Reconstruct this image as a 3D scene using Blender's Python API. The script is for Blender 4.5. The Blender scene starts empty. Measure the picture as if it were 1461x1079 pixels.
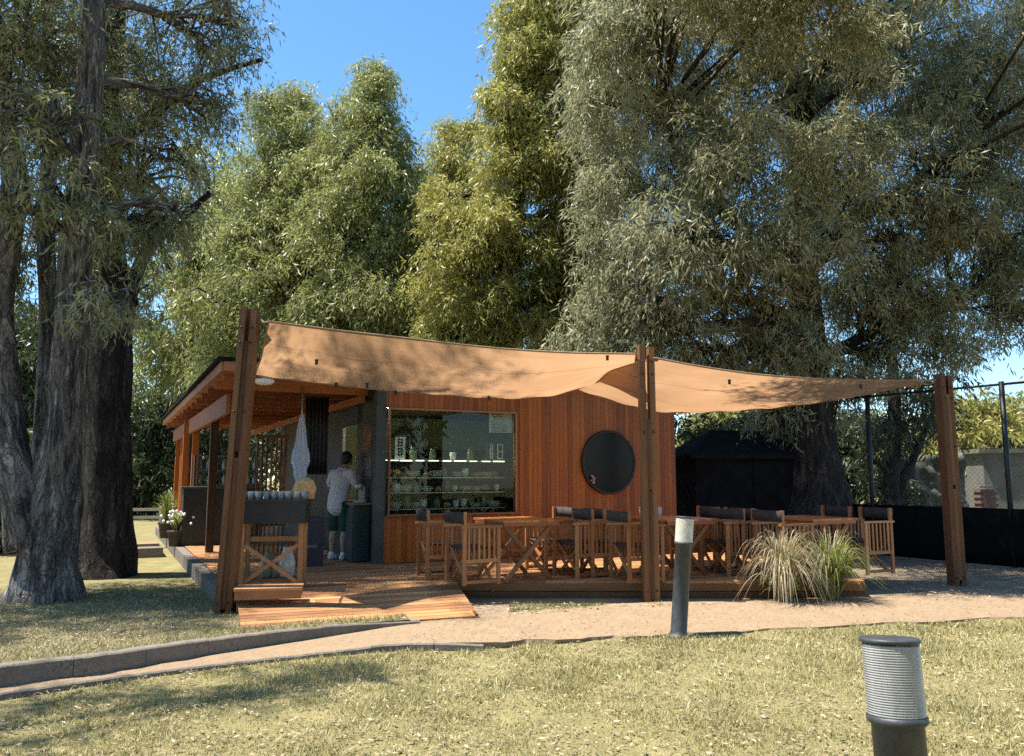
import bpy, math, random
import numpy as np
from mathutils import Vector, Matrix

R = math.radians
random.seed(7)
S = bpy.context.scene
C = S.collection
V = Vector

# ------------------------------------------------------------------ camera
F, CX, CY, PITCH, CAMZ = 1150.0, 730.5, 539.5, R(7.0), 1.6
cp, sp = math.cos(PITCH), math.sin(PITCH)

def ray(px, py):
    a = (px - CX) / F; b = (CY - py) / F
    return V((a, cp - b * sp, sp + b * cp))

def P(px, py, Y):                      # the point of a photo position at distance Y
    d = ray(px, py); t = Y / d.y
    return V((d.x * t, Y, CAMZ + d.z * t))

def G(px, py, z):                      # the point of a photo position at height z
    d = ray(px, py); t = (z - CAMZ) / d.z
    return V((d.x * t, d.y * t, z))

cam = bpy.data.cameras.new('camera'); co = bpy.data.objects.new('camera', cam); C.objects.link(co)
co.location = (0, 0, CAMZ); co.rotation_euler = (R(90) + PITCH, 0, 0)
cam.sensor_width = 36; cam.lens = 36 * F / 1461; cam.clip_end = 1000; cam.clip_start = 0.05
S.camera = co

# ------------------------------------------------------------------ light
SUN = V((-0.99, -0.08, 0)).normalized() * math.cos(R(67)); SUN.z = math.sin(R(67))
w = bpy.data.worlds.new('World'); S.world = w; w.use_nodes = True
nt = w.node_tree; bg = nt.nodes['Background']
sky = nt.nodes.new('ShaderNodeTexSky'); sky.sky_type = 'NISHITA'; sky.sun_disc = False
sky.sun_elevation = R(67); sky.sun_rotation = math.atan2(SUN.x, SUN.y)
sky.air_density = 0.9; sky.dust_density = 0.15; sky.ozone_density = 4.0
hs = nt.nodes.new('ShaderNodeHueSaturation'); hs.inputs['Saturation'].default_value = 1.12; hs.inputs['Hue'].default_value = 0.49
nt.links.new(sky.outputs[0], hs.inputs['Color']); nt.links.new(hs.outputs[0], bg.inputs[0]); bg.inputs[1].default_value = 0.115
sl = bpy.data.lights.new('sun', 'SUN'); sl.energy = 5.0; sl.angle = R(0.53); sl.color = (1, 0.93, 0.82)
so = bpy.data.objects.new('sun', sl); C.objects.link(so)
so.rotation_euler = (-SUN).to_track_quat('-Z', 'Y').to_euler()
S.view_settings.view_transform = 'Standard'; S.view_settings.look = 'None'
S.view_settings.exposure = 1.28; S.view_settings.gamma = 1
S.render.engine = 'CYCLES'
S.cycles.max_bounces = 8; S.cycles.diffuse_bounces = 4; S.cycles.transparent_max_bounces = 12
S.cycles.use_denoising = False
S.cycles.sample_clamp_indirect = 2; S.cycles.blur_glossy = 1.0

# ------------------------------------------------------------------ materials
def newmat(name):
    m = bpy.data.materials.new(name); m.use_nodes = True
    n = m.node_tree.nodes; return m, n, m.node_tree.links, n['Principled BSDF']

def ramp(n, l, src, stops):
    r = n.new('ShaderNodeValToRGB'); e = r.color_ramp.elements
    e[0].position, e[0].color = stops[0][0], (*stops[0][1], 1)
    e[1].position, e[1].color = stops[-1][0], (*stops[-1][1], 1)
    for p, c in stops[1:-1]:
        x = e.new(p); x.color = (*c, 1)
    l.new(src, r.inputs[0]); return r.outputs[0]

def noise(n, l, vec, scale, detail=4, rough=0.55):
    t = n.new('ShaderNodeTexNoise'); t.inputs['Scale'].default_value = scale
    t.inputs['Detail'].default_value = detail; t.inputs['Roughness'].default_value = rough
    if vec is not None: l.new(vec, t.inputs['Vector'])
    return t.outputs['Fac']

def mapping(n, l, vec, scale):
    m = n.new('ShaderNodeMapping'); m.inputs['Scale'].default_value = scale; l.new(vec, m.inputs[0]); return m.outputs[0]

def math_(n, l, op, a, b):
    m = n.new('ShaderNodeMath'); m.operation = op
    for i, x in enumerate((a, b)):
        if isinstance(x, (int, float)): m.inputs[i].default_value = x
        else: l.new(x, m.inputs[i])
    return m.outputs[0]

def mixc(n, l, f, a, b, mode='MIX'):
    m = n.new('ShaderNodeMix'); m.data_type = 'RGBA'; m.blend_type = mode
    if isinstance(f, (int, float)): m.inputs[0].default_value = f
    else: l.new(f, m.inputs[0])
    for i, x in ((6, a), (7, b)):
        if isinstance(x, tuple): m.inputs[i].default_value = (*x, 1)
        else: l.new(x, m.inputs[i])
    return m.outputs[2]

def bump(n, l, h, bs, strength, dist=0.01):
    b = n.new('ShaderNodeBump'); b.inputs['Strength'].default_value = strength; b.inputs['Distance'].default_value = dist
    l.new(h, b.inputs['Height']); l.new(b.outputs[0], bs.inputs['Normal'])

def wood(name, dark, mid, light, rough=0.6, grain=1.0, wear=None, tone=0.42):
    m, n, l, bs = newmat(name)
    uv = n.new('ShaderNodeUVMap').outputs[0]
    g = noise(n, l, mapping(n, l, uv, (1.6, 38 * grain, 1)), 1.0, 6, 0.65)
    b = noise(n, l, mapping(n, l, uv, (0.7, 3.0, 1)), 1.0, 3)
    at = n.new('ShaderNodeAttribute'); at.attribute_name = 'tone'
    f = math_(n, l, 'ADD', math_(n, l, 'MULTIPLY', g, 0.55), math_(n, l, 'MULTIPLY', b, 0.25))
    f = math_(n, l, 'ADD', f, math_(n, l, 'MULTIPLY', at.outputs['Fac'], tone))
    f = math_(n, l, 'SUBTRACT', f, 0.10 - (0.42 - tone) / 2)
    c = ramp(n, l, f, [(0.25, dark), (0.5, mid), (0.78, light)])
    if wear:
        wn = noise(n, l, mapping(n, l, uv, (1.0, 7.0, 1)), 2.0, 5, 0.7)
        c = mixc(n, l, ramp(n, l, wn, [(0.52, (0, 0, 0)), (0.72, (0.75, 0.75, 0.75))]), c, wear)
    l.new(c, bs.inputs['Base Color']); bs.inputs['Roughness'].default_value = rough
    bump(n, l, g, bs, 0.35, 0.004)
    return m

def plain(name, col, rough=0.6, var=0.25, scale=6.0, metal=0.0, bumpy=0.0, spec=0.5, col2=None):
    m, n, l, bs = newmat(name)
    oc = n.new('ShaderNodeTexCoord').outputs['Object']
    f = noise(n, l, oc, scale, 5, 0.6)
    lo = tuple(x * (1 - var) for x in col); hi = col2 or tuple(min(1, x * (1 + var)) for x in col)
    c = ramp(n, l, f, [(0.35, lo), (0.65, hi)])
    l.new(c, bs.inputs['Base Color']); bs.inputs['Roughness'].default_value = rough
    bs.inputs['Metallic'].default_value = metal; bs.inputs['Specular IOR Level'].default_value = spec
    if bumpy:
        bump(n, l, noise(n, l, oc, scale * 6, 5), bs, bumpy, 0.01)
    return m

def leafmat(name, dark, mid, light, trans=0.35, rough=0.45, yel=0.35):
    m, n, l, bs = newmat(name)
    at = n.new('ShaderNodeAttribute'); at.attribute_name = 'tone'
    c = ramp(n, l, at.outputs['Fac'], [(0.0, dark), (0.5, mid), (1.0, light)])
    l.new(c, bs.inputs['Base Color']); bs.inputs['Roughness'].default_value = rough
    tr = n.new('ShaderNodeBsdfTranslucent')
    l.new(mixc(n, l, yel, c, (0.20, 0.24, 0.04)), tr.inputs[0])
    mx = n.new('ShaderNodeMixShader'); mx.inputs[0].default_value = trans
    l.new(bs.outputs[0], mx.inputs[1]); l.new(tr.outputs[0], mx.inputs[2])
    l.new(mx.outputs[0], n['Material Output'].inputs[0])
    return m

def barkmat(name, dark, mid, light, blotch=(0.05, 0.04, 0.045)):
    m, n, l, bs = newmat(name)
    uv = n.new('ShaderNodeUVMap').outputs[0]
    g = noise(n, l, mapping(n, l, uv, (2.2, 11, 1)), 1.0, 9, 0.72)
    b = noise(n, l, mapping(n, l, uv, (1.0, 2.4, 1)), 1.6, 7, 0.7)
    p_ = noise(n, l, mapping(n, l, uv, (1.6, 3.4, 1)), 1.3, 6, 0.62)
    vo = n.new('ShaderNodeTexVoronoi'); vo.feature = 'DISTANCE_TO_EDGE'; vo.inputs['Scale'].default_value = 1.0
    wv = n.new('ShaderNodeVectorMath'); wv.operation = 'ADD'; nz = n.new('ShaderNodeTexNoise'); nz.inputs['Scale'].default_value = 5; l.new(uv, nz.inputs['Vector'])
    sc = n.new('ShaderNodeVectorMath'); sc.operation = 'SCALE'; sc.inputs['Scale'].default_value = 0.35; l.new(nz.outputs['Color'], sc.inputs[0])
    l.new(uv, wv.inputs[0]); l.new(sc.outputs[0], wv.inputs[1]); l.new(mapping(n, l, wv.outputs[0], (3.0, 12, 1)), vo.inputs['Vector'])
    crack = ramp(n, l, vo.outputs['Distance'], [(0.0, (0, 0, 0)), (0.09, (1, 1, 1))])
    c = ramp(n, l, g, [(0.3, dark), (0.5, mid), (0.7, light)])
    c = mixc(n, l, ramp(n, l, p_, [(0.54, (0, 0, 0)), (0.60, (0.8, 0.8, 0.8))]), c, tuple(min(1, x * 1.35) for x in light))
    c = mixc(n, l, ramp(n, l, b, [(0.50, (0, 0, 0)), (0.60, (0.9, 0.9, 0.9))]), c, blotch)
    c = mixc(n, l, 0.5, c, crack, 'MULTIPLY')
    l.new(c, bs.inputs['Base Color']); bs.inputs['Roughness'].default_value = 0.9
    bs.inputs['Specular IOR Level'].default_value = 0.2
    bump(n, l, math_(n, l, 'ADD', g, math_(n, l, 'MULTIPLY', crack, 0.35)), bs, 0.9, 0.07)
    return m

def groundmat(name, cols, scales, rough=0.95, bumpy=0.5):
    """cols: four colours blended by noises of the given scales (object space)."""
    m, n, l, bs = newmat(name)
    oc = n.new('ShaderNodeTexCoord').outputs['Object']
    a = noise(n, l, oc, scales[0], 4, 0.6); b = noise(n, l, oc, scales[1], 6, 0.7); d = noise(n, l, oc, scales[2], 6, 0.75)
    c1 = ramp(n, l, b, [(0.35, cols[0]), (0.65, cols[1])])
    c2 = ramp(n, l, d, [(0.38, cols[2]), (0.62, cols[3])])
    c = mixc(n, l, ramp(n, l, a, [(0.38, (0.1, 0.1, 0.1)), (0.62, (0.85, 0.85, 0.85))]), c1, c2)
    l.new(c, bs.inputs['Base Color']); bs.inputs['Roughness'].default_value = rough
    bs.inputs['Specular IOR Level'].default_value = 0.15
    bump(n, l, d, bs, bumpy, 0.02)
    return m

M = {}
M['cladding'] = wood('cladding wood', (0.13, 0.024, 0.001), (0.325, 0.078, 0.002), (0.45, 0.130, 0.006), 0.55, tone=0.28)
M['post'] = wood('post wood', (0.045, 0.016, 0.006), (0.14, 0.054, 0.014), (0.24, 0.105, 0.034), 0.7, wear=(0.17, 0.095, 0.045))
M['roofwood'] = wood('roof wood', (0.12, 0.03, 0.012), (0.30, 0.095, 0.032), (0.42, 0.17, 0.06), 0.6)
M['deck'] = wood('deck wood', (0.12, 0.050, 0.018), (0.34, 0.155, 0.055), (0.52, 0.28, 0.115), 0.65, wear=(0.36, 0.21, 0.11))
M['furn'] = wood('furniture wood', (0.14, 0.052, 0.018), (0.34, 0.145, 0.052), (0.50, 0.25, 0.10), 0.5)
M['table'] = wood('table wood', (0.22, 0.06, 0.018), (0.42, 0.14, 0.035), (0.55, 0.22, 0.06), 0.4)
M['canvas'] = plain('dark canvas', (0.034, 0.027, 0.028), 0.9, 0.3, 12)
M['darkwall'] = plain('dark grey panel', (0.045, 0.052, 0.050), 0.6, 0.25, 3)
M['black'] = plain('black', (0.014, 0.014, 0.016), 0.5, 0.3, 8)
M['metal'] = plain('grey metal', (0.42, 0.41, 0.36), 0.4, 0.15, 5, 0.6)
M['white'] = plain('white', (0.75, 0.74, 0.72), 0.7, 0.06, 5)
M['paper'] = plain('paper', (0.72, 0.68, 0.58), 0.8, 0.05, 5)
M['ink'] = plain('ink', (0.03, 0.03, 0.03), 0.8, 0.1, 5)
M['green_in'] = plain('olive interior', (0.16, 0.19, 0.10), 0.8, 0.15, 2)
M['inwood'] = plain('interior board', (0.20, 0.12, 0.07), 0.7, 0.2, 3)
M['concrete'] = groundmat('concrete', [(0.14, 0.12, 0.10), (0.21, 0.185, 0.155), (0.10, 0.088, 0.072), (0.25, 0.22, 0.185)], (1.5, 6, 40), 0.9, 0.4)
M['path'] = groundmat('dirt path', [(0.25, 0.175, 0.108), (0.31, 0.225, 0.145), (0.19, 0.138, 0.085), (0.34, 0.255, 0.17)], (1.2, 5, 45), 0.95, 0.6)
M['lawn'] = groundmat('dry lawn', [(0.16, 0.145, 0.06), (0.28, 0.24, 0.11), (0.09, 0.09, 0.035), (0.33, 0.27, 0.145)], (0.7, 3, 30), 0.95, 0.8)
M['bed'] = groundmat('leaf litter', [(0.15, 0.12, 0.075), (0.24, 0.20, 0.12), (0.10, 0.095, 0.045), (0.28, 0.23, 0.15)], (1.0, 5, 35), 0.95, 0.9)
M['dirt'] = groundmat('dirt', [(0.22, 0.16, 0.11), (0.31, 0.24, 0.17), (0.15, 0.115, 0.075), (0.33, 0.26, 0.19)], (0.9, 4, 40), 0.95, 0.7)
M['bollard'] = plain('bollard paint', (0.040, 0.045, 0.050), 0.5, 0.3, 14, 0.0, 0.15)
M['skin'] = plain('skin', (0.42, 0.24, 0.16), 0.55, 0.08, 8)
M['hair'] = plain('hair', (0.012, 0.010, 0.009), 0.6, 0.3, 30)
M['shirt'] = plain('white cotton', (0.52, 0.49, 0.51), 0.9, 0.05, 8)
M['shorts'] = plain('green cotton', (0.014, 0.055, 0.040), 0.9, 0.15, 8)
M['navy'] = plain('navy plastic', (0.016, 0.016, 0.032), 0.45, 0.2, 8)
M['teal'] = plain('teal paint', (0.012, 0.028, 0.030), 0.6, 0.2, 5)
M['shed'] = plain('shed boards', (0.010, 0.010, 0.011), 0.95, 0.3, 4, spec=0.08)
M['shedroof'] = plain('shed roof', (0.013, 0.013, 0.014), 0.95, 0.3, 4, spec=0.05)
M['screen'] = plain('windscreen cloth', (0.006, 0.007, 0.007), 0.95, 0.3, 2, spec=0.1)
M['wire'] = plain('wire', (0.06, 0.06, 0.055), 0.6, 0.2, 4)
M['tarp'] = plain('grey tarpaulin', (0.12, 0.125, 0.10), 0.9, 0.3, 2.5, bumpy=0.5)
M['render'] = plain('grey render', (0.12, 0.125, 0.115), 0.9, 0.2, 2, bumpy=0.3)
M['brick'] = plain('red brick', (0.15, 0.085, 0.072), 0.9, 0.2, 9)
M['straw'] = plain('straw', (0.62, 0.34, 0.13), 0.8, 0.3, 20)
M['pot'] = plain('dark pot', (0.035, 0.03, 0.03), 0.7, 0.3, 6)
M['rope'] = plain('rope', (0.25, 0.17, 0.10), 0.9, 0.2, 10)
M['ply'] = plain('pale timber rail', (0.46, 0.40, 0.32), 0.8, 0.15, 4)
M['poster'] = plain('brown poster', (0.12, 0.05, 0.03), 0.7, 0.3, 5, col2=(0.22, 0.10, 0.03))
M['pinkf'] = plain('pink petals', (0.55, 0.36, 0.36), 0.7, 0.2, 10)
M['bluecloth'] = plain('blue white cloth', (0.62, 0.64, 0.70), 0.85, 0.25, 5, col2=(0.40, 0.50, 0.68))
M['bread'] = plain('bread crust', (0.42, 0.24, 0.10), 0.7, 0.3, 12)
M['glassy'] = plain('pale glassware', (0.42, 0.45, 0.41), 0.12, 0.1, 8)
M['tumbler'] = plain('grey tumbler glass', (0.16, 0.175, 0.17), 0.08, 0.15, 8)
M['greenjar'] = plain('green jars', (0.14, 0.20, 0.12), 0.3, 0.2, 8)
M['bark'] = barkmat('grey bark', (0.06, 0.052, 0.046), (0.175, 0.152, 0.132), (0.32, 0.285, 0.25), (0.04, 0.033, 0.036))
M['darkbark'] = barkmat('dark bark', (0.022, 0.018, 0.016), (0.048, 0.040, 0.035), (0.09, 0.075, 0.064), (0.02, 0.017, 0.017))
M['redbark'] = barkmat('red brown bark', (0.05, 0.03, 0.022), (0.13, 0.075, 0.05), (0.22, 0.13, 0.09), (0.05, 0.03, 0.025))
M['leaf_grey'] = leafmat('grey green leaves', (0.095, 0.10, 0.060), (0.31, 0.31, 0.170), (0.56, 0.53, 0.34), 0.46, 0.48, 0.14)
M['leaf_olive'] = leafmat('olive leaves', (0.085, 0.095, 0.048), (0.235, 0.245, 0.125), (0.44, 0.42, 0.26), 0.42)
M['leaf_green'] = leafmat('mid green leaves', (0.12, 0.14, 0.045), (0.31, 0.325, 0.115), (0.50, 0.49, 0.22), 0.48)
M['leaf_yellow'] = leafmat('yellow green leaves', (0.15, 0.145, 0.035), (0.40, 0.375, 0.095), (0.60, 0.53, 0.20), 0.50)
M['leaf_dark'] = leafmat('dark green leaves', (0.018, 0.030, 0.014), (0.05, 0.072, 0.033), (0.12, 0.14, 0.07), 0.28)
M['blade_dry'] = leafmat('dry grass blades', (0.105, 0.10, 0.040), (0.385, 0.345, 0.155), (0.72, 0.64, 0.37), 0.3, 0.7)
M['litter'] = leafmat('dead leaves', (0.10, 0.065, 0.035), (0.32, 0.25, 0.15), (0.58, 0.50, 0.36), 0.1, 0.7)
M['straw_blade'] = leafmat('straw blades', (0.17, 0.135, 0.075), (0.40, 0.33, 0.20), (0.66, 0.58, 0.41), 0.3, 0.6)
M['fresh_blade'] = leafmat('fresh blades', (0.06, 0.09, 0.02), (0.18, 0.22, 0.05), (0.38, 0.40, 0.14), 0.35, 0.5)

def sailmat():
    m, n, l, bs = newmat('shade cloth')
    oc = n.new('ShaderNodeTexCoord').outputs['Object']; uv = n.new('ShaderNodeUVMap').outputs[0]
    a = noise(n, l, oc, 0.9, 4, 0.6)
    st = noise(n, l, mapping(n, l, uv, (1.0, 26, 1)), 1.4, 5, 0.6)
    c = ramp(n, l, math_(n, l, 'ADD', math_(n, l, 'MULTIPLY', a, 0.6), math_(n, l, 'MULTIPLY', st, 0.4)),
             [(0.30, (0.31, 0.178, 0.094)), (0.70, (0.47, 0.283, 0.155))])
    sx = n.new('ShaderNodeSeparateXYZ'); l.new(uv, sx.inputs[0])
    fr = math_(n, l, 'FRACT', math_(n, l, 'MULTIPLY', sx.outputs[1], 2.35), 0)
    c = mixc(n, l, math_(n, l, 'MULTIPLY', math_(n, l, 'LESS_THAN', fr, 0.045), 0.35), c, (0.16, 0.085, 0.045))
    df = n.new('ShaderNodeBsdfDiffuse'); tr = n.new('ShaderNodeBsdfTranslucent'); mx = n.new('ShaderNodeMixShader')
    l.new(c, df.inputs[0]); l.new(c, tr.inputs[0]); mx.inputs[0].default_value = 0.62
    b = n.new('ShaderNodeBump'); b.inputs['Strength'].default_value = 0.25; b.inputs['Distance'].default_value = 0.03
    l.new(st, b.inputs['Height']); l.new(b.outputs[0], df.inputs['Normal'])
    l.new(df.outputs[0], mx.inputs[1]); l.new(tr.outputs[0], mx.inputs[2])
    l.new(mx.outputs[0], n['Material Output'].inputs[0]); n.remove(bs)
    return m
M['sail'] = sailmat()

def glassmat(name, tint=(0.80, 0.86, 0.82), base=0.0):
    m, n, l, bs = newmat(name); n.remove(bs)
    t = n.new('ShaderNodeBsdfTransparent'); t.inputs[0].default_value = (*tint, 1)
    g = n.new('ShaderNodeBsdfGlossy'); g.inputs['Roughness'].default_value = 0.02
    fr = n.new('ShaderNodeFresnel'); fr.inputs[0].default_value = 1.30
    mx = n.new('ShaderNodeMixShader'); l.new(math_(n, l, 'ADD', fr.outputs[0], base), mx.inputs[0])
    l.new(t.outputs[0], mx.inputs[1]); l.new(g.outputs[0], mx.inputs[2]); l.new(mx.outputs[0], n['Material Output'].inputs[0])
    return m
M['glass'] = glassmat('window glass')

def lensmat():
    m, n, l, bs = newmat('ribbed lens')
    oc = n.new('ShaderNodeTexCoord').outputs['Object']
    f = noise(n, l, mapping(n, l, oc, (9, 9, 2.5)), 1.0, 5, 0.65)
    l.new(ramp(n, l, f, [(0.35, (0.36, 0.36, 0.345)), (0.65, (0.58, 0.57, 0.54))]), bs.inputs['Base Color'])
    bs.inputs['Roughness'].default_value = 0.25; bs.inputs['Transmission Weight'].default_value = 0.35; bs.inputs['IOR'].default_value = 1.35
    return m
M['lens'] = lensmat()
M['cream_lens'] = plain('sunlit cream lens', (0.58, 0.55, 0.44), 0.4, 0.12, 12, col2=(0.72, 0.69, 0.57))  # paler cream copy of the lens; the sun's glow is in its base colour
mm, n_, l_, b_ = newmat('mirror glass'); b_.inputs['Base Color'].default_value = (0.012, 0.014, 0.016, 1)
b_.inputs['Roughness'].default_value = 0.15; b_.inputs['Specular IOR Level'].default_value = 0.10; M['darkglass'] = mm
mm, n_, l_, b_ = newmat('lit strip'); b_.inputs['Emission Color'].default_value = (1, 0.9, 0.7, 1); b_.inputs['Emission Strength'].default_value = 1.3
M['lit'] = mm
mm, n_, l_, b_ = newmat('lit lamp tube'); b_.inputs['Emission Color'].default_value = (1, 0.88, 0.68, 1); b_.inputs['Emission Strength'].default_value = 95
M['lamp_tube'] = mm
mm, n_, l_, b_ = newmat('warm lampshade'); b_.inputs['Base Color'].default_value = (0.7, 0.5, 0.3, 1)
b_.inputs['Emission Color'].default_value = (1, 0.75, 0.45, 1); b_.inputs['Emission Strength'].default_value = 0.25
M['globe'] = mm

# ------------------------------------------------------------------ mesh building
def rotz(a): return Matrix.Rotation(a, 3, 'Z')
I3 = Matrix.Identity(3)

class MB:
    def __init__(s): s.v = []; s.f = []; s.uv = []; s.t = []; s.sm = []
    def add(s, vs, fs, uvs=None, tone=None, smooth=False):
        b = len(s.v); s.v += [tuple(x) for x in vs]
        t = random.random() if tone is None else tone
        for i, f in enumerate(fs):
            s.f.append([b + k for k in f]); s.t.append(t); s.sm.append(smooth)
            s.uv += (uvs[i] if uvs else [(vs[k][0], vs[k][2]) for k in f])
        return s
    def box(s, c, size, rot=I3, tone=None, taper=1.0):
        hx, hy, hz = size[0] / 2, size[1] / 2, size[2] / 2
        loc = [V((x * hx * (taper if z > 0 else 1), y * hy * (taper if z > 0 else 1), z * hz)) for z in (-1, 1) for y in (-1, 1) for x in (-1, 1)]
        vs = [rot @ p + V(c) for p in loc]
        fs = [(0, 2, 3, 1), (4, 5, 7, 6), (0, 1, 5, 4), (2, 6, 7, 3), (0, 4, 6, 2), (1, 3, 7, 5)]
        L = max(range(3), key=lambda i: size[i]); ax = [2, 2, 1, 1, 0, 0]
        ou, ov = random.random() * 50, random.random() * 50
        uvs = []
        for fi, f in enumerate(fs):
            o = [i for i in range(3) if i != ax[fi]]
            if L in o: u, v_ = L, [i for i in o if i != L][0]
            else: u, v_ = o
            uvs.append([(loc[k][u] + ou, loc[k][v_] + ov + fi * 0.37) for k in f])
        return s.add(vs, fs, uvs, tone)
    def beam(s, p0, p1, w_, h, up=(0, 0, 1), tone=None):
        p0, p1 = V(p0), V(p1); d = p1 - p0; L = d.length; x = d.normalized(); u = V(up)
        if abs(x.dot(u)) > 0.98: u = V((0, 1, 0))
        y = u.cross(x).normalized(); z = x.cross(y)
        return s.box((p0 + p1) / 2, (L, w_, h), Matrix((x, y, z)).transposed(), tone)
    def tube(s, pts, rad, n=10, cap=True, tone=None, wob=0.0, smooth=True):
        pts = [V(p) for p in pts]; vs = []; m = len(pts); cum = 0; us = []
        ref = V((0.13, 1, 0.07)); ph = [random.random() * 6.28 for _ in range(4)]
        for i, p in enumerate(pts):
            t = (pts[min(i + 1, m - 1)] - pts[max(i - 1, 0)]).normalized()
            if abs(t.dot(ref)) > 0.95: ref = V((1, 0.1, 0.2))
            a = t.cross(ref).normalized(); b = t.cross(a)
            if i: cum += (pts[i] - pts[i - 1]).length
            us.append(cum); r = rad[i] if hasattr(rad, '__len__') else rad
            for k in range(n):
                th = 6.28318 * k / n
                rr = r * (1 + wob * (math.sin(2 * th + ph[0] + i * 0.35) * 0.5 + math.sin(5 * th + ph[1] - i * 0.25) * 0.35 + math.sin(3 * th + ph[2] + i * 0.8) * 0.25))
                vs.append(p + a * math.cos(th) * rr + b * math.sin(th) * rr)
        fs = []; uvs = []; r0 = rad[0] if hasattr(rad, '__len__') else rad
        o = random.random() * 20
        for i in range(m - 1):
            for k in range(n):
                k2 = (k + 1) % n
                fs.append((i * n + k, i * n + k2, (i + 1) * n + k2, (i + 1) * n + k))
                va, vb = 6.283 * r0 * k / n, 6.283 * r0 * (k + 1) / n
                uvs.append([(us[i] + o, va), (us[i] + o, vb), (us[i + 1] + o, vb), (us[i + 1] + o, va)])
        if cap:
            for f in (tuple(range(n - 1, -1, -1)), tuple(range((m - 1) * n, m * n))):
                fs.append(f); uvs.append([(o, 0)] * n)
        return s.add(vs, fs, uvs, tone, smooth)
    def lathe(s, prof, c=(0, 0, 0), n=24, tone=None, smooth=True, rot=I3):
        vs = []; m = len(prof)
        for r, z in prof:
            for k in range(n):
                th = 6.28318 * k / n; vs.append(rot @ V((r * math.cos(th), r * math.sin(th), z)) + V(c))
        fs = [(i * n + k, i * n + (k + 1) % n, (i + 1) * n + (k + 1) % n, (i + 1) * n + k) for i in range(m - 1) for k in range(n)]
        uvs = [[(0, 0)] * 4 for _ in fs]
        for f in (tuple(range(n - 1, -1, -1)), tuple(range((m - 1) * n, m * n))):
            fs.append(f); uvs.append([(0, 0)] * n)
        return s.add(vs, fs, uvs, tone, smooth)
    def ball(s, c, r, n=10, rot=I3, tone=None):
        if not hasattr(r, '__len__'): r = (r, r, r)
        vs = []; m = n
        for i in range(1, m):
            ph = math.pi * i / m
            for k in range(2 * n):
                th = math.pi * k / n
                vs.append(rot @ V((r[0] * math.sin(ph) * math.cos(th), r[1] * math.sin(ph) * math.sin(th), r[2] * math.cos(ph))) + V(c))
        N = 2 * n; top = len(vs); vs.append(rot @ V((0, 0, r[2])) + V(c)); vs.append(rot @ V((0, 0, -r[2])) + V(c))
        fs = [(i * N + k, (i + 1) * N + k, (i + 1) * N + (k + 1) % N, i * N + (k + 1) % N) for i in range(m - 2) for k in range(N)]
        fs += [(top, k, (k + 1) % N) for k in range(N)] + [(top + 1, (m - 2) * N + (k + 1) % N, (m - 2) * N + k) for k in range(N)]
        return s.add(vs, fs, [[(0, 0)] * len(f) for f in fs], tone, True)
    def prism(s, poly, z0, z1, tone=None, udir=(1, 0)):
        """poly: CCW 2-D points; z0/z1 numbers or functions of (x, y)."""
        n = len(poly); f0 = z0 if callable(z0) else (lambda x, y: z0); f1 = z1 if callable(z1) else (lambda x, y: z1)
        vs = [V((x, y, f0(x, y))) for x, y in poly] + [V((x, y, f1(x, y))) for x, y in poly]
        fs = [tuple(range(n - 1, -1, -1)), tuple(range(n, 2 * n))] + [(i, (i + 1) % n, n + (i + 1) % n, n + i) for i in range(n)]
        ux, uy = udir; o1, o2 = random.random() * 50, random.random() * 50
        pu = lambda k: (vs[k].x * ux + vs[k].y * uy + o1, -vs[k].x * uy + vs[k].y * ux + vs[k].z + o2)
        return s.add(vs, fs, [[pu(k) for k in f] for f in fs], tone)
    def build(s, name, mat, parent=None):
        me = bpy.data.meshes.new(name); me.from_pydata(s.v, [], s.f)
        uvl = me.uv_layers.new(name='UVMap'); uvl.data.foreach_set('uv', np.array(s.uv, dtype=np.float32).ravel())
        a = me.attributes.new('tone', 'FLOAT', 'FACE'); a.data.foreach_set('value', np.array(s.t, dtype=np.float32))
        me.polygons.foreach_set('use_smooth', s.sm)
        me.materials.append(M[mat] if isinstance(mat, str) else mat)
        o = bpy.data.objects.new(name, me); C.objects.link(o)
        if parent:
            o.parent = parent; o.matrix_parent_inverse = Matrix.Identity(4)
            if s.__dict__.get('world'): pass
        return o

def build_in(mb, name, mat, parent):          # mb in world coordinates, parent is an unrotated Empty at a location
    loc = V(parent.location) if parent else V((0, 0, 0))
    if parent and parent.parent: loc = loc + V(parent.parent.location)
    mb.v = [tuple(V(p) - loc) for p in mb.v]
    return mb.build(name, mat, parent)

def tag(o, label=None, cat=None, group=None, kind=None):
    if label: o['label'] = label
    if cat: o['category'] = cat
    if group: o['group'] = group
    if kind: o['kind'] = kind
    return o

def thing(name, loc, label, cat, group=None, rz=0):
    o = bpy.data.objects.new(name, None); C.objects.link(o); o.empty_display_size = 0.1
    o.location = loc; o.rotation_euler = (0, 0, rz); return tag(o, label, cat, group)

def copy_tree(o, parent=None):
    c = o.copy(); C.objects.link(c)
    if parent: c.parent = parent
    for ch in list(o.children): copy_tree(ch, c)
    return c

def quads(name, v, tone, mat, parent=None, nper=4):
    """v: (n, nper, 3) array of separate faces."""
    n = v.shape[0]; me = bpy.data.meshes.new(name)
    me.vertices.add(n * nper); me.vertices.foreach_set('co', np.ascontiguousarray(v, dtype=np.float32).ravel())
    me.loops.add(n * nper); me.loops.foreach_set('vertex_index', np.arange(n * nper, dtype=np.int32))
    me.polygons.add(n); me.polygons.foreach_set('loop_start', np.arange(0, n * nper, nper, dtype=np.int32))
    me.update(calc_edges=True)
    a = me.attributes.new('tone', 'FLOAT', 'FACE'); a.data.foreach_set('value', np.clip(tone, 0, 1).astype(np.float32))
    me.materials.append(M[mat])
    o = bpy.data.objects.new(name, me); C.objects.link(o)
    if parent: o.parent = parent
    return o

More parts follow.
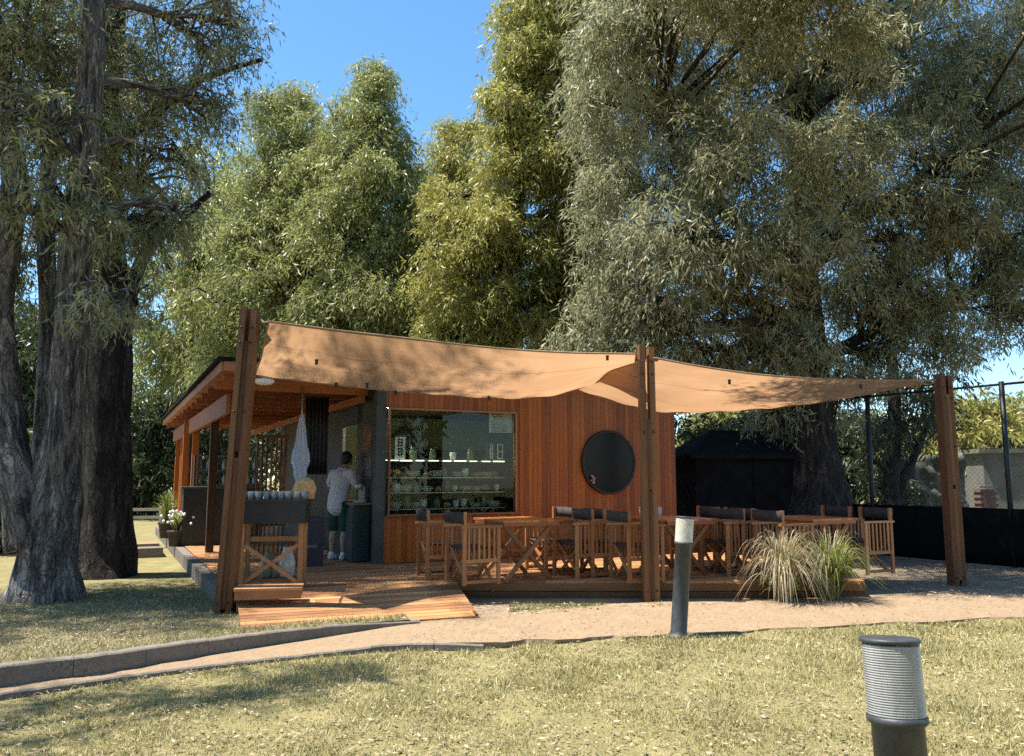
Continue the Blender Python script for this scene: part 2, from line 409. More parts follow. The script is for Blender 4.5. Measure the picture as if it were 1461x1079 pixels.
# ------------------------------------------------------------------ ground
def ss(a, b, x):
    t = np.clip((x - a) / (b - a), 0, 1); return t * t * (3 - 2 * t)
def H(x, y):
    x = np.asarray(x, float); y = np.asarray(y, float)
    return (-0.030 * np.clip(8 - y, 0, 12) + 0.06 * ss(7.6, 10, y)
            + 0.010 * np.sin(x * 1.7 + 0.4 * y) * np.cos(y * 1.3) * ss(-3, 3, 7.5 - y))
def grid(name, xs, ys, zf, mat, kind='structure'):
    X, Y = np.meshgrid(xs, ys); Z = zf(X, Y); nx, ny = len(xs), len(ys)
    vs = np.stack([X, Y, Z], -1).reshape(-1, 3)
    fs = [(j * nx + i, j * nx + i + 1, (j + 1) * nx + i + 1, (j + 1) * nx + i) for j in range(ny - 1) for i in range(nx - 1)]
    me = bpy.data.meshes.new(name); me.from_pydata(vs.tolist(), [], fs); me.materials.append(M[mat])
    me.polygons.foreach_set('use_smooth', [True] * len(fs))
    o = bpy.data.objects.new(name, me); C.objects.link(o); o['kind'] = kind; return o
sp_ = np.concatenate([np.linspace(-250, -22, 12), np.linspace(-20, 20, 81), np.linspace(22, 250, 12)])
yp_ = np.concatenate([np.linspace(-60, -4, 8), np.linspace(-3, 24, 68), np.linspace(28, 350, 14)])
tag(grid('lawn', sp_, yp_, H, 'lawn'), 'dry straw coloured lawn with fallen leaves', 'lawn')
tag(grid('dirt_yard', np.linspace(-1.2, 16, 30), np.linspace(9.2, 22, 26), lambda x, y: H(x, y) + 0.006, 'dirt'), 'bare shaded dirt yard behind the path', 'dirt yard')

# path
near = [(-140, 1008, -.015), (0, 990, -.012), (148, 969, -.008), (296, 950, .002), (419, 935, .015), (567, 918, .045), (640, 917, .06), (700, 916.5, .055), (760, 913, .05), (860, 909, .04), (960, 905, .035), (1080, 899, .04), (1200, 892, .05), (1330, 886, .06), (1461, 880, .07), (1900, 868, .08)]
far = [(-140, 990, -.016), (0, 974, -.013), (148, 956, -.009), (296, 936, .001), (419, 917, .015), (517, 901, .05), (600, 887, .085), (690, 877, .085), (780, 868, .085), (870, 862, .085), (960, 858, .085), (1080, 855, .085), (1200, 852, .085), (1330, 850, .085), (1461, 848, .085), (1900, 846, .085)]
def resample(pts, n):
    Q = [G(*p) for p in pts]; d = [0]
    for i in range(1, len(Q)): d.append(d[-1] + (Q[i] - Q[i - 1]).length)
    t = np.linspace(0, d[-1], n); return np.stack([np.interp(t, d, [q[k] for q in Q]) for k in range(3)], -1)
A_, B_ = [], []
for i in range(len(near) - 1):
    for k in range(6):
        t = k / 6
        A_.append(G(*near[i]).lerp(G(*near[i + 1]), t)); B_.append(G(*far[i]).lerp(G(*far[i + 1]), t))
mb = MB(); NT = 8; vs = []
for i, (a, b) in enumerate(zip(A_, B_)):
    rg = random.Random(i); wa = 0.05 * math.sin(i * 0.9) + rg.uniform(-.03, .03) if i > 42 else 0
    vs.append(a + V((0, 0, -0.12)))
    for k in range(NT + 1):
        p = a.lerp(b, k / NT); p.y -= wa * (1 - k / NT); p.z += 0.008 * math.sin(i * 1.3 + k * 2.1) * (0 < k < NT); vs.append(p)
    vs.append(b + V((0, 0, -0.12)))
st = NT + 3
fs = [(i * st + k, (i + 1) * st + k, (i + 1) * st + k + 1, i * st + k + 1) for i in range(len(A_) - 1) for k in range(st - 1)]
mb.add(vs, fs, smooth=False); o = mb.build('path', 'path'); tag(o, 'pale pinkish dirt path curving past the deck', 'path', kind='structure')

# kerbs
def strip(top, wid, drop, name, mat, label, cat):
    for _ in range(4): top = [top[0]] + [(top[i - 1] + top[i] * 2 + top[i + 1]) / 4 for i in range(1, len(top) - 1)] + [top[-1]]
    mb = MB(); N_ = len(top); rg = random.Random(N_)
    for b0 in range(0, N_ - 1, 5):
        blk = [p.copy() for p in top[b0:b0 + 6]]; n = len(blk); vs = []
        if n < 2: break
        blk[-1] = blk[-1].lerp(blk[-2], .035); dz = rg.uniform(-.006, .006); dn_ = rg.uniform(-.006, .006)
        for i, p in enumerate(blk):
            t = (blk[min(i + 1, n - 1)] - blk[max(i - 1, 0)]); t.z = 0; nn = V((-t.y, t.x, 0)).normalized(); p = p + nn * dn_ + V((0, 0, dz + rg.uniform(-.003, .003)))
            vs += [p - V((0, 0, drop)), p - V((0, 0, .012)), p + nn * .012, p + nn * (wid - .012), p + nn * wid - V((0, 0, .012)), p + nn * wid - V((0, 0, drop))]
        fs = [(i * 6 + k, i * 6 + (k + 1) % 6, (i + 1) * 6 + (k + 1) % 6, (i + 1) * 6 + k) for i in range(n - 1) for k in range(6)]
        fs += [tuple(range(5, -1, -1))[::-1], tuple(range((n - 1) * 6 + 5, (n - 1) * 6 - 1, -1))]
        mb.add(vs, [f[::-1] for f in fs])
    return tag(mb.build(name, mat), label, cat)
KT = [(-140, 972, .14), (0, 951, .14), (148, 935, .14), (296, 913, .135), (419, 897, .13), (517, 889.5, .12), (600, 886, .105)]
kt = [V(p) for p in resample(KT, 40)]
strip(kt, 0.13, 0.42, 'retaining_kerb', 'concrete', 'low shaded concrete kerb holding back the tree bed', 'kerb')
ET = [(-140, 1008, -.005), (0, 990, -.002), (148, 969, .002), (296, 950, .012), (419, 935, .025), (567, 918, .058), (640, 917.5, .066), (690, 921, .05)]
strip([V(p) for p in resample(ET, 40)], 0.05, 0.25, 'path_edging', 'concrete', 'thin concrete edging between the path and the lawn', 'edging')

# raised bed at the left
def kx(y):
    ys = [p.y for p in kt]; xs = [p.x for p in kt]
    s0 = (xs[8] - xs[0]) / (ys[8] - ys[0])
    return np.where(y < ys[0], xs[0] + (y - ys[0]) * s0, np.where(y > ys[-1], -1.05, np.interp(y, ys, xs))) - 0.06
def HB(x, y): return 0.122 - 0.09 * ss(8.4, 12.5, y) + 0.018 * np.sin(x * 2.1) * np.sin(y * 1.7 + x)* ss(0.1, 1, kx(y) - x)
ys = np.concatenate([np.linspace(2.5, 14, 70), np.linspace(14.5, 60, 30)]); us = np.concatenate([np.linspace(0, 8, 50), np.linspace(9, 60, 20)])
X = kx(ys)[:, None] - us[None, :]; Y = np.repeat(ys[:, None], len(us), 1); Z = HB(X, Y); nx = len(us)
vs = np.stack([X, Y, Z], -1).reshape(-1, 3).tolist()
fs = [(j * nx + i, (j + 1) * nx + i, (j + 1) * nx + i + 1, j * nx + i + 1) for j in range(len(ys) - 1) for i in range(nx - 1)]
me = bpy.data.meshes.new('tree_bed'); me.from_pydata(vs, [], fs); me.materials.append(M['bed']); o = bpy.data.objects.new('tree_bed', me); C.objects.link(o)
tag(o, 'raised leaf littered ground under the big left tree', 'tree bed', kind='structure')

# grass blades and litter
rng = np.random.default_rng(3)
def pxy(x, y): return CX + F * x / y
nearX, nearY = np.array([p.x for p in A_]), np.array([p.y for p in A_])
def on_lawn(x, y): return y < np.interp(x, nearX, nearY) - 0.04 + np.where(x > -1.5, .13, .0) * (np.sin(x * 9) * np.sin(x * 3.7 + 1) + np.sin(x * 23) * .4)
def blades(x, y, z, h, w_, rg, lean=0.9):
    n = len(x); th = rg.uniform(0, 6.283, n); hh = h * rg.uniform(0.45, 1.3, n)
    b = np.stack([x, y, z], -1); sd = np.stack([np.cos(th), np.sin(th), np.zeros(n)], -1) * (w_ * rg.uniform(.6, 1.3, n))[:, None]
    ph = rg.uniform(0, 6.283, n); ln = rg.uniform(0.1, lean, n) * hh * 1.3
    tip = b + np.stack([np.cos(ph) * ln, np.sin(ph) * ln, hh], -1)
    return np.stack([b - sd, b + sd, tip], 1)
N = 420000
y = 1.6 + 7.6 * rng.random(N) ** 1.35; x = (rng.random(N) * 2 - 1) * (0.72 * y + 0.8)
clump = np.sin(x * 3.1 + np.sin(y * 2.3)) * np.cos(y * 2.7 + np.sin(x * 1.9)) + 0.7 * np.sin(x * 7.3 + y * 5.1) * np.sin(y * 8.7 - x * 3)
k = on_lawn(x, y) & (rng.random(N) < 0.75 + 0.22 * clump); x, y, clump = x[k], y[k], clump[k]
sc = np.clip(y / 5, 0.8, 1.7)
bl = blades(x, y, H(x, y) - 0.004, 0.028 * sc * (1 + .45 * np.clip(clump, -1, 1)), 0.0034 * sc, rng)
big = np.sin(x * .9 + 1.7 * np.sin(y * .6)) * np.cos(y * 1.1 + x * .4) + .6 * np.sin(x * 2.3 - y * 1.7)
tn = np.clip(0.50 + 0.19 * rng.standard_normal(len(x)) - 0.08 * clump - .05 * big + 0.30 * (rng.random(len(x)) < .10), 0, 1)
tag(quads('lawn_grass', bl, tn, 'blade_dry', nper=3), 'short dry grass covering the front lawn', 'grass', kind='stuff')
N = 90000
y = 5.2 + 8 * rng.random(N); x = kx(y) - 0.05 - 6.5 * rng.random(N) ** 1.3
bl = blades(x, y, HB(x, y) - 0.004, 0.035, 0.005, rng)
tag(quads('bed_grass', bl, 0.4 + 0.2 * rng.standard_normal(N), 'blade_dry', nper=3), 'sparse grass growing on the raised tree bed', 'grass', kind='stuff')
def litter(x, y, z, rg, L=0.06):
    n = len(x); th = rg.uniform(0, 6.283, n); d = np.stack([np.cos(th), np.sin(th), rg.uniform(-.25, .35, n)], -1); s = np.stack([-np.sin(th), np.cos(th), rg.uniform(-.5, .5, n)], -1)
    Ls = L * rg.uniform(.3, 1.4, n)[:, None]; W = Ls * rg.uniform(.08, .22, n)[:, None]; b = np.stack([x, y, z], -1)
    return np.stack([b - d * Ls * .5, b + s * W, b + d * Ls * .5, b - s * W], 1)
N = 34000
y = 1.7 + 7.6 * rng.random(N) ** 1.2; x = (rng.random(N) * 2 - 1) * (0.72 * y + 0.8)
k = on_lawn(x, y); x, y = x[k], y[k]
tag(quads('lawn_litter', litter(x, y, H(x, y) + 0.016 + .012 * rng.random(len(x)), rng, .040), 0.38 + 0.24 * rng.standard_normal(len(x)), 'litter'), 'pale dead leaves scattered over the lawn', 'fallen leaves', kind='stuff')
N = 9000
y = 5.2 + 9 * rng.random(N); x = kx(y) - 0.03 - 7 * rng.random(N)
tag(quads('bed_litter', litter(x, y, HB(x, y) + 0.010, rng, .05), 0.5 + 0.25 * rng.standard_normal(N), 'litter'), 'brown dead leaves lying on the raised tree bed', 'fallen leaves', kind='stuff')
N = 2600
x = -1.0 + 9 * rng.random(N); f_ = rng.random(N); y = np.interp(x, nearX, nearY) * (1 - f_) + np.interp(x, [p.x for p in B_], [p.y for p in B_]) * f_; zz = np.interp(x, nearX, [p.z for p in A_]) * (1 - f_) + np.interp(x, [p.x for p in B_], [p.z for p in B_]) * f_
tag(quads('path_litter', litter(x, y, zz + .014, rng, .030), 0.34 + 0.25 * rng.standard_normal(N), 'litter'), 'dead leaves and bark bits strewn along the dirt path', 'fallen leaves', kind='stuff')
N = 7000
x = -0.5 + 12 * rng.random(N); y = 9.0 + 5 * rng.random(N) ** 1.5; fy = np.interp(x, [p.x for p in B_], [p.y for p in B_]); k = (y > fy - 0.3) & ((x > 5.2) | (y < 10.0)); x, y = x[k], y[k]
tag(quads('yard_litter', litter(x, y, H(x, y) + 0.035, rng, .07), 0.5 + 0.25 * rng.standard_normal(len(x)), 'litter'), 'dead leaves lying on the shaded dirt yard', 'fallen leaves', kind='stuff')
N = 9000
x = -0.4 + 5.8 * rng.random(N); fy = np.interp(x, [p.x for p in B_], [p.y for p in B_]); y = fy - 0.1 + 0.9 * rng.random(N) ** 1.6; k = (y < 10.02) & (np.sin(x * 3.3) + .8 * np.sin(x * 8) > -0.3); x, y = x[k], y[k]
tag(quads('deck_edge_grass', blades(x, y, H(x, y) + .01, .05, .005, rng), 0.35 + 0.2 * rng.standard_normal(len(x)), 'fresh_blade', nper=3), 'thin green weeds between the deck and the path', 'weeds', kind='stuff')

# ------------------------------------------------------------------ building axes
AN = R(26.5); U = V((math.cos(AN), math.sin(AN), 0)); W = V((-math.sin(AN), math.cos(AN), 0)); RB = rotz(AN)
DZ = 0.28
K = G(542, 805, DZ); K.z = 0
def B(u, v, z): return K + U * u + W * v + V((0, 0, z))

# ------------------------------------------------------------------ deck and ramp
def clip(poly, a, b, c):            # keep a*x+b*y<=c
    out = []
    for i in range(len(poly)):
        p, q = poly[i], poly[(i + 1) % len(poly)]; dp, dq = a * p[0] + b * p[1] - c, a * q[0] + b * q[1] - c
        if dp <= 0: out.append(p)
        if (dp < 0 < dq) or (dq < 0 < dp):
            t = dp / (dp - dq); out.append((p[0] + (q[0] - p[0]) * t, p[1] + (q[1] - p[1]) * t))
    return out
def boards(mb, poly, z0, z1, wd, gap, ax):
    """boards running along unit vector ax over a convex CCW polygon."""
    nx_, ny_ = -ax.y, ax.x; ts = [p[0] * nx_ + p[1] * ny_ for p in poly]; t = min(ts)
    while t < max(ts):
        q = clip(clip(poly, nx_, ny_, t + wd - gap), -nx_, -ny_, -t)
        if len(q) > 2:
            # cut into lengths so butt joints show
            us_ = [p[0] * ax.x + p[1] * ax.y for p in q]; a = min(us_) - random.uniform(0, 1.8)
            while a < max(us_):
                r_ = clip(clip(q, ax.x, ax.y, a + 2.4 - 0.004), -ax.x, -ax.y, -a); a += 2.4
                if len(r_) > 2: mb.prism(r_, z0, z1, None, (ax.x, ax.y))
        t += wd
P1 = G(337, 845, DZ); P2 = G(650, 829, DZ); P3 = V((4.5, 10.53, 0)); P4 = V((5.7, 14.6, 0))
deck = thing('wooden_deck', (0, 10, 0), 'reddish timber deck under the shade sails and along the kiosk', 'deck')
mb = MB()
q1 = P2 + W * 14.2; q0 = P1 + W * 14.2
boards(mb, [(P1.x, P1.y), (P2.x, P2.y), (q1.x, q1.y), (q0.x, q0.y)], DZ - .03, DZ, 0.115, 0.008, U)
q2 = P2 + W * 6
boards(mb, [(P2.x, P2.y), (P3.x, P3.y), (P4.x, P4.y), (q2.x, q2.y)], DZ - .03, DZ, 0.115, 0.008, U)
build_in(mb, 'boards', 'deck', deck)
mb = MB()
e = (P3 - P2).normalized(); nn = V((e.y, -e.x, 0)); a, b = P2.copy(), P3.copy(); a.z = b.z = 0
mb.beam(a + V((0, 0, .205)) + nn * .004, b + V((0, 0, .205)) + nn * .004, .03, .09); mb.beam(a + V((0, 0, .085)) + nn * .001, b + V((0, 0, .085)) + nn * .001, .028, .13)
build_in(mb, 'fascia', 'post', deck)
mb = MB(); a, b = P1.copy() + W * .5, P1 + W * 14.2; a.z = b.z = 0.03
mb.beam(a - U * .09, b - U * .09, .14, .48); build_in(mb, 'side_wall', 'concrete', deck)
ramp_ = thing('wooden_ramp', (-1.8, 9, 0), 'sunlit timber ramp leading from the path up to the deck', 'ramp')
N1, N2 = G(345, 898, .125), G(683, 880, .09)
e1 = (P2 - P1).normalized(); dn = V((e1.y, -e1.x, 0))
def rz_(x, y):
    t = (V((x, y, 0)) - V((P1.x, P1.y, 0))).dot(dn); tm = ((N1 - P1).dot(dn) + (N2 - P2).dot(dn)) / 2; return DZ - .004 - (DZ - .105) * min(1, max(0, t / tm))
mb = MB(); pr = [(N1.x, N1.y), (N2.x, N2.y), (P2.x, P2.y), (P1.x, P1.y)]
boards(mb, pr, lambda x, y: rz_(x, y) - .035, rz_, 0.115, 0.010, (N2 - N1).to_2d().to_3d().normalized())
build_in(mb, 'boards', 'deck', ramp_)
for p, q, s_ in ((N1, P1, -1), (N2, P2, 1)):
    mb = MB()
    a = V((p.x, p.y, .03)); b = V((q.x, q.y, .10)); e = (b - a).normalized(); sd = V((e.y, -e.x, 0)) * .02 * s_
    mb.beam(a - sd, b - sd, .035, .17); build_in(mb, 'stringer', 'post', ramp_)

# low step
c = P(384, 850, 9.15); st_ = thing('wooden_step', (c.x, c.y, DZ), 'low plank step standing under the bar table at the ramp edge', 'step', rz=R(12))
mb = MB()
for i in range(3): mb.box((0, -.12 + .12 * i, .105), (.72, .113, .028))
mb.build('treads', 'deck', st_); mb = MB(); mb.box((0, -.155, .045), (.70, .028, .09)); mb.box((0, .155, .045), (.70, .028, .09)); mb.box((-.33, 0, .045), (.03, .28, .09)); mb.box((.33, 0, .045), (.03, .28, .09)); mb.build('frame', 'deck', st_)

# ------------------------------------------------------------------ kiosk
FRONT = 5.66; DEPTH = 4.2; TOPZ = 3.2
kio = thing('kiosk', K, 'red timber clad cafe kiosk with a large display window', 'kiosk')
WX0, WX1, WZ0, WZ1 = 0.10, 2.33, 1.0, 2.68
mb = MB(); wd = 0.085; x = 0.0
nb = int(FRONT / wd)
for i in range(nb):
    x0 = FRONT * i / nb; x1 = FRONT * (i + 1) / nb - .005; cx = (x0 + x1) / 2; t = random.random(); off = random.uniform(-.002, .003)
    def bd(z0, z1): mb.box(B(cx, .02 + off, (z0 + z1) / 2), (x1 - x0, .03, z1 - z0), RB, t)
    if cx < WX1 and cx > WX0 - .06:
        bd(DZ + .01, WZ0); bd(WZ1, TOPZ)
    else: bd(DZ + .01, TOPZ)
fw = build_in(mb, 'front_wall', 'cladding', kio)
mb = MB()
mb.box(B(FRONT / 2, .09, (DZ + WZ0) / 2), (FRONT - .02, .10, WZ0 - DZ), RB); mb.box(B(FRONT / 2, .09, (WZ1 + TOPZ) / 2 + .001), (FRONT - .02, .10, TOPZ - WZ1 - .01), RB)
mb.box(B((WX1 + FRONT) / 2, .09, (WZ0 + WZ1) / 2), (FRONT - WX1 - .03, .10, WZ1 - WZ0), RB)
build_in(mb, 'inner_wall', 'green_in', kio)
mb = MB()   # right side and back walls
n2 = 34
for i in range(n2):
    v0 = DEPTH * i / n2
    mb.box(B(FRONT - .02, .06 + v0 + DEPTH / n2 / 2, (DZ + TOPZ) / 2), (.03, DEPTH / n2 - .005, TOPZ - DZ), RB)
build_in(mb, 'end_wall', 'cladding', kio)
mb = MB(); mb.box(B(FRONT / 2, DEPTH + .1, (DZ + TOPZ) / 2), (FRONT, .08, TOPZ - DZ), RB); build_in(mb, 'back_wall', 'green_in', kio)
mb = MB(); mb.box(B(FRONT / 2 - .1, DEPTH / 2, TOPZ + .08), (FRONT + .5, DEPTH + .5, .16), RB); build_in(mb, 'roof', 'shedroof', kio)
mb = MB(); mb.box(B(FRONT / 2, DEPTH / 2 + .1, DZ + .012), (FRONT - .2, DEPTH - .2, .02), RB); build_in(mb, 'floor', 'inwood', kio)
mb = MB(); mb.box(B(FRONT / 2, DEPTH / 2 + .15, 2.86), (FRONT - .1, DEPTH - .2, .03), RB); build_in(mb, 'ceiling', 'green_in', kio)
# dark side wall with doorway
mb = MB()
for v0, v1 in ((-.0, .12),): mb.box(B(-.02, .06, (DZ + TOPZ) / 2), (.16, .12, TOPZ - DZ), RB)
v0 = .125
while v0 < 1.0:
    mb.box(B(-.02, v0 + .145, (DZ + TOPZ) / 2), (.05, .285, TOPZ - DZ), RB); v0 += .29
v0 = 2.2
while v0 < 7.4:
    mb.box(B(-.02, v0 + .145, (DZ + TOPZ) / 2), (.05, .285, TOPZ - DZ), RB); v0 += .29
mb.box(B(-.02, 1.60, 2.85), (.05, 1.2, .7), RB); mb.box(B(-.02, 1.60, .70), (.045, 1.2, .84), RB)
build_in(mb, 'side_wall', 'darkwall', kio)
# window
win = bpy.data.objects.new('window', None); C.objects.link(win); win.parent = kio
mb = MB(); zc = (WZ0 + WZ1) / 2; t_ = .024
mb.box(B((WX0 + WX1) / 2, .0, WZ1 - t_ / 2), (WX1 - WX0, .09, t_), RB); mb.box(B((WX0 + WX1) / 2, -.01, WZ0 + t_ / 2), (WX1 - WX0 + .04, .12, t_), RB)
mb.box(B(WX0 + t_ / 2, 0, zc), (t_, .085, WZ1 - WZ0 - 2 * t_), RB); mb.box(B(WX1 - t_ / 2, 0, zc), (t_, .085, WZ1 - WZ0 - 2 * t_), RB)
def into(mb, name, mat, par, world):
    mb.v = [tuple(V(p) - V(world)) for p in mb.v]; return mb.build(name, mat, par)
into(mb, 'frame', 'furn', win, K)
mb = MB(); mb.box(B((WX0 + WX1) / 2, .0, zc), (WX1 - WX0 - .048, .006, WZ1 - WZ0 - .048), RB); into(mb, 'pane', 'glass', win, K)

# menu paper and small sign behind the glass
def lines(mb, c, w_, h, n, rot, ofs, seed):
    rg = random.Random(seed)
    for i in range(n):
        z = h * (.42 - .84 * i / (n - 1)); ww = w_ * rg.uniform(.45, .8)
        mb.box(V(c) + rot @ V((-(w_ * .82 - ww) / 2, -ofs, z)), (ww, .002, h * .32 / n), rot)
c = B(2.07, .05, 2.50); pm = thing('menu_paper', c, 'cream printed menu paper stuck inside the top window corner', 'menu')
mb = MB(); mb.box(c, (.43, .004, .33), RB); build_in(mb, 'sheet', 'paper', pm)
mb = MB(); lines(mb, c, .43, .33, 9, RB, .004, 4); build_in(mb, 'lettering', 'rope', pm)
c = B(.38, .26, 2.06); sg = thing('counter_sign', c, 'small white sign with black marks standing on the display shelf', 'sign')
mb = MB(); mb.box(c, (.17, .01, .36), RB); build_in(mb, 'board', 'white', sg)
mb = MB()
for dz in (.09, -.06):
    tt = rotz(AN)
    mb.box(c + RB @ V((-.03, -.008, dz)), (.022, .004, .12), RB); mb.box(c + RB @ V((.03, -.008, dz)), (.022, .004, .09), RB)
    for q in (-.05, 0, .05): mb.box(c + RB @ V((0, -.0085, dz + q)), (.06, .004, .018), RB)
build_in(mb, 'lettering', 'ink', sg)
c = B(2.10, .36, 2.03); sg = thing('striped_carton', c, 'black and white lettered carton on the shelf below the menu', 'carton')
mb = MB(); mb.box(c, (.30, .12, .33), RB); build_in(mb, 'carton_body', 'black', sg)
mb = MB()
for x_, h_ in ((-.11, .26), (-.07, .26)): mb.box(c + RB @ V((x_, -.063, 0)), (.022, .004, h_), RB)
for x_ in (.03, .12): mb.box(c + RB @ V((x_, -.063, 0)), (.022, .004, .26), RB)
for z_ in (-.12, 0, .12): mb.box(c + RB @ V((.075, -.064, z_)), (.07, .004, .022), RB)
build_in(mb, 'lettering', 'white', sg)

# display shelves
dc = thing('display_case', B(1.2, .4, DZ), 'glass fronted pastry case with shelves behind the kiosk window', 'display case')
SH = [1.10, 1.36, 1.60, 1.87]
mb = MB()
for z in SH: mb.box(B(1.2, .44, z - .012), (2.1, .40, .02), RB)
o = build_in(mb, 'shelf', 'glassy', dc)
mb = MB(); 
for x_ in (.14, 2.27): mb.box(B(x_, .44, (DZ + 1.87) / 2), (.03, .41, 1.87 - DZ), RB)
mb.box(B(1.2, .655, 1.08), (2.1, .02, 1.58), RB); build_in(mb, 'carcass', 'black', dc)
rg = random.Random(2)
for k_ in range(9): mb = MB(); mb.box(B(.24 + .235 * k_, .233, 1.862 + rg.uniform(-.002, .002)), (rg.uniform(.10, .22), .010, rg.uniform(.010, .022)), RB); build_in(mb, 'light_strip', 'lit', dc)
rg = random.Random(11)
kinds = {'cup': (lambda: MB().lathe([(.03, 0), (.045, .02), (.055, .11), (.047, .112), (.04, .02)], n=12), 'white'),
         'bread_roll': (lambda: MB().ball((0, 0, .05), (.10, .07, .05), 6), 'bread'),
         'jar': (lambda: MB().lathe([(.05, 0), (.055, .01), (.055, .13), (.04, .15), (.045, .155), (.045, .18), (.0, .182)], n=12), 'greenjar'),
         'plate_stack': (lambda: MB().lathe([(.05, 0), (.10, .02), (.10, .03), (.06, .03), (.105, .05), (.105, .06), (.07, .06), (.11, .08), (.11, .09), (.0, .085)], n=14), 'glassy')}
protos = {}
lab = {'cup': 'white cup', 'bread_roll': 'browned bread roll', 'jar': 'green jar', 'plate_stack': 'stack of pale glass plates'}
rown = ['bottom shelf', 'second shelf', 'third shelf', 'top shelf']
for r_, row in enumerate([('plate_stack', 'jar', 'plate_stack', 'cup', 'jar', 'bread_roll', 'cup', 'cup', 'plate_stack', 'jar', 'plate_stack'), ('cup', 'plate_stack', 'jar', 'plate_stack', 'bread_roll', 'jar', 'cup', 'plate_stack', 'plate_stack', 'bread_roll', 'cup'),
                          ('bread_roll', 'bread_roll', 'plate_stack', 'bread_roll', 'plate_stack', 'jar', 'plate_stack', 'cup', 'bread_roll', 'plate_stack', 'bread_roll'), ('jar', 'jar', 'cup', 'jar')]):
    for i, kd in enumerate(row):
        p = B(.36 + i * (1.75 / 10 if r_ < 3 else .33) + rg.uniform(-.03, .03) + (.3 if r_ == 3 else 0), .40 + rg.uniform(-.08, .06), SH[r_] + .0005)
        if kd not in protos:
            o = kinds[kd][0]().build(kd, kinds[kd][1]); protos[kd] = o
        else: o = protos[kd].copy(); C.objects.link(o)
        o.location = p; s_ = rg.uniform(.9, 1.15); o.scale = (s_, s_, s_ * rg.uniform(.85, 1.15)); o.rotation_euler = (0, 0, rg.uniform(0, 6))
        tag(o, f"{lab[kd]} standing on the {rown[r_]} behind the kiosk window", kd.replace('_', ' '), f"{lab[kd]}s on the {rown[r_]}")
# interior lamp (lit in the photo)
c = B(.35, .9, 2.78); lm = thing('strip_lamp', c, 'small lit lamp bar under the kiosk ceiling', 'lamp')
mb = MB(); mb.box(c, (.55, .06, .05), RB); build_in(mb, 'tube', 'lamp_tube', lm); mb = MB(); mb.box(c + V((0, 0, .045)), (.6, .09, .035), RB); build_in(mb, 'housing', 'white', lm)
c = B(1.25, 2.6, 2.45); lm = thing('pendant_lamp', c, 'dark conical pendant lamp hanging deep inside the kiosk', 'lamp')
mb = MB(); mb.lathe([(.28, -.1), (.28, -.08), (.07, .1), (.03, .12)], c, 20); build_in(mb, 'shade', 'black', lm)
mb = MB(); mb.tube([c + V((0, 0, .1)), c + V((0, 0, .40))], .008, 6); build_in(mb, 'cord', 'black', lm)
mb = MB(); mb.ball(c + V((0, 0, -.06)), .05, 8); build_in(mb, 'bulb', 'lit', lm)
c = B(3.4, DEPTH - .35, DZ); o = thing('back_shelving', c, 'dark shelving against the back wall inside the kiosk', 'shelving')
mb = MB()
for z in (.5, .9, 1.3, 1.7): mb.box(c + V((0, 0, z)), (2.4, .4, .03), RB)
build_in(mb, 'shelf', 'inwood', o); mb = MB(); mb.box(c + RB @ V((0, .19, .95)), (2.4, .02, 1.9), RB); build_in(mb, 'back_panel', 'black', o)

# round mirror
MC = B(4.165, -.02, 1.86); MRr = .555
RM = RB @ Matrix.Rotation(R(90), 3, 'X')
mi = thing('round_mirror', MC, 'round dark mirror with black rim on the red kiosk wall', 'mirror')
mb = MB(); mb.lathe([(MRr - .035, .0), (MRr - .03, .035), (MRr, .035), (MRr + .012, .02), (MRr + .012, -.012)], MC, 56, rot=RM); build_in(mb, 'rim', 'black', mi)
mb = MB(); mb.lathe([(MRr - .03, .004), (MRr - .03, .016)], MC, 56, rot=RM); mb.sm = [False] * len(mb.sm); build_in(mb, 'glass', 'darkglass', mi)
c = B(3.80, -.07, 1.50); fl = thing('flower_sprig', c, 'pink and white flower sprig fixed at the lower left of the mirror', 'flowers')
mb = MB(); mb.tube([c + RB @ V((.05, .02, -.13)), c + RB @ V((.01, 0, 0)), c + RB @ V((-.03, -.02, .09))], .006, 6); build_in(mb, 'stem', 'fresh_blade', fl)
mb = MB(); rg = random.Random(5)
for i in range(9): mb.ball(c + V((rg.uniform(-.025, .025), rg.uniform(-.015, .015), .015 * i)), (.020, .020, .015), 5)
build_in(mb, 'petals', 'pinkf', fl)
# wall notices near the door
c = B(-.052, .64, 2.22); o = thing('brown_poster', c, 'brown and orange poster on the dark side wall', 'poster'); mb = MB(); mb.box(c, (.008, .50, .42), RB); build_in(mb, 'sheet', 'poster', o)
c = B(-.052, .62, 1.74); o = thing('pale_notice', c, 'pale grey notice pinned beneath the brown poster', 'notice'); mb = MB(); mb.box(c, (.008, .46, .34), RB); build_in(mb, 'sheet', 'render', o)
mb = MB(); RS = RB @ rotz(R(-90)); lines(mb, c, .46, .34, 6, RS, .006, 9); build_in(mb, 'lettering', 'darkwall', o)

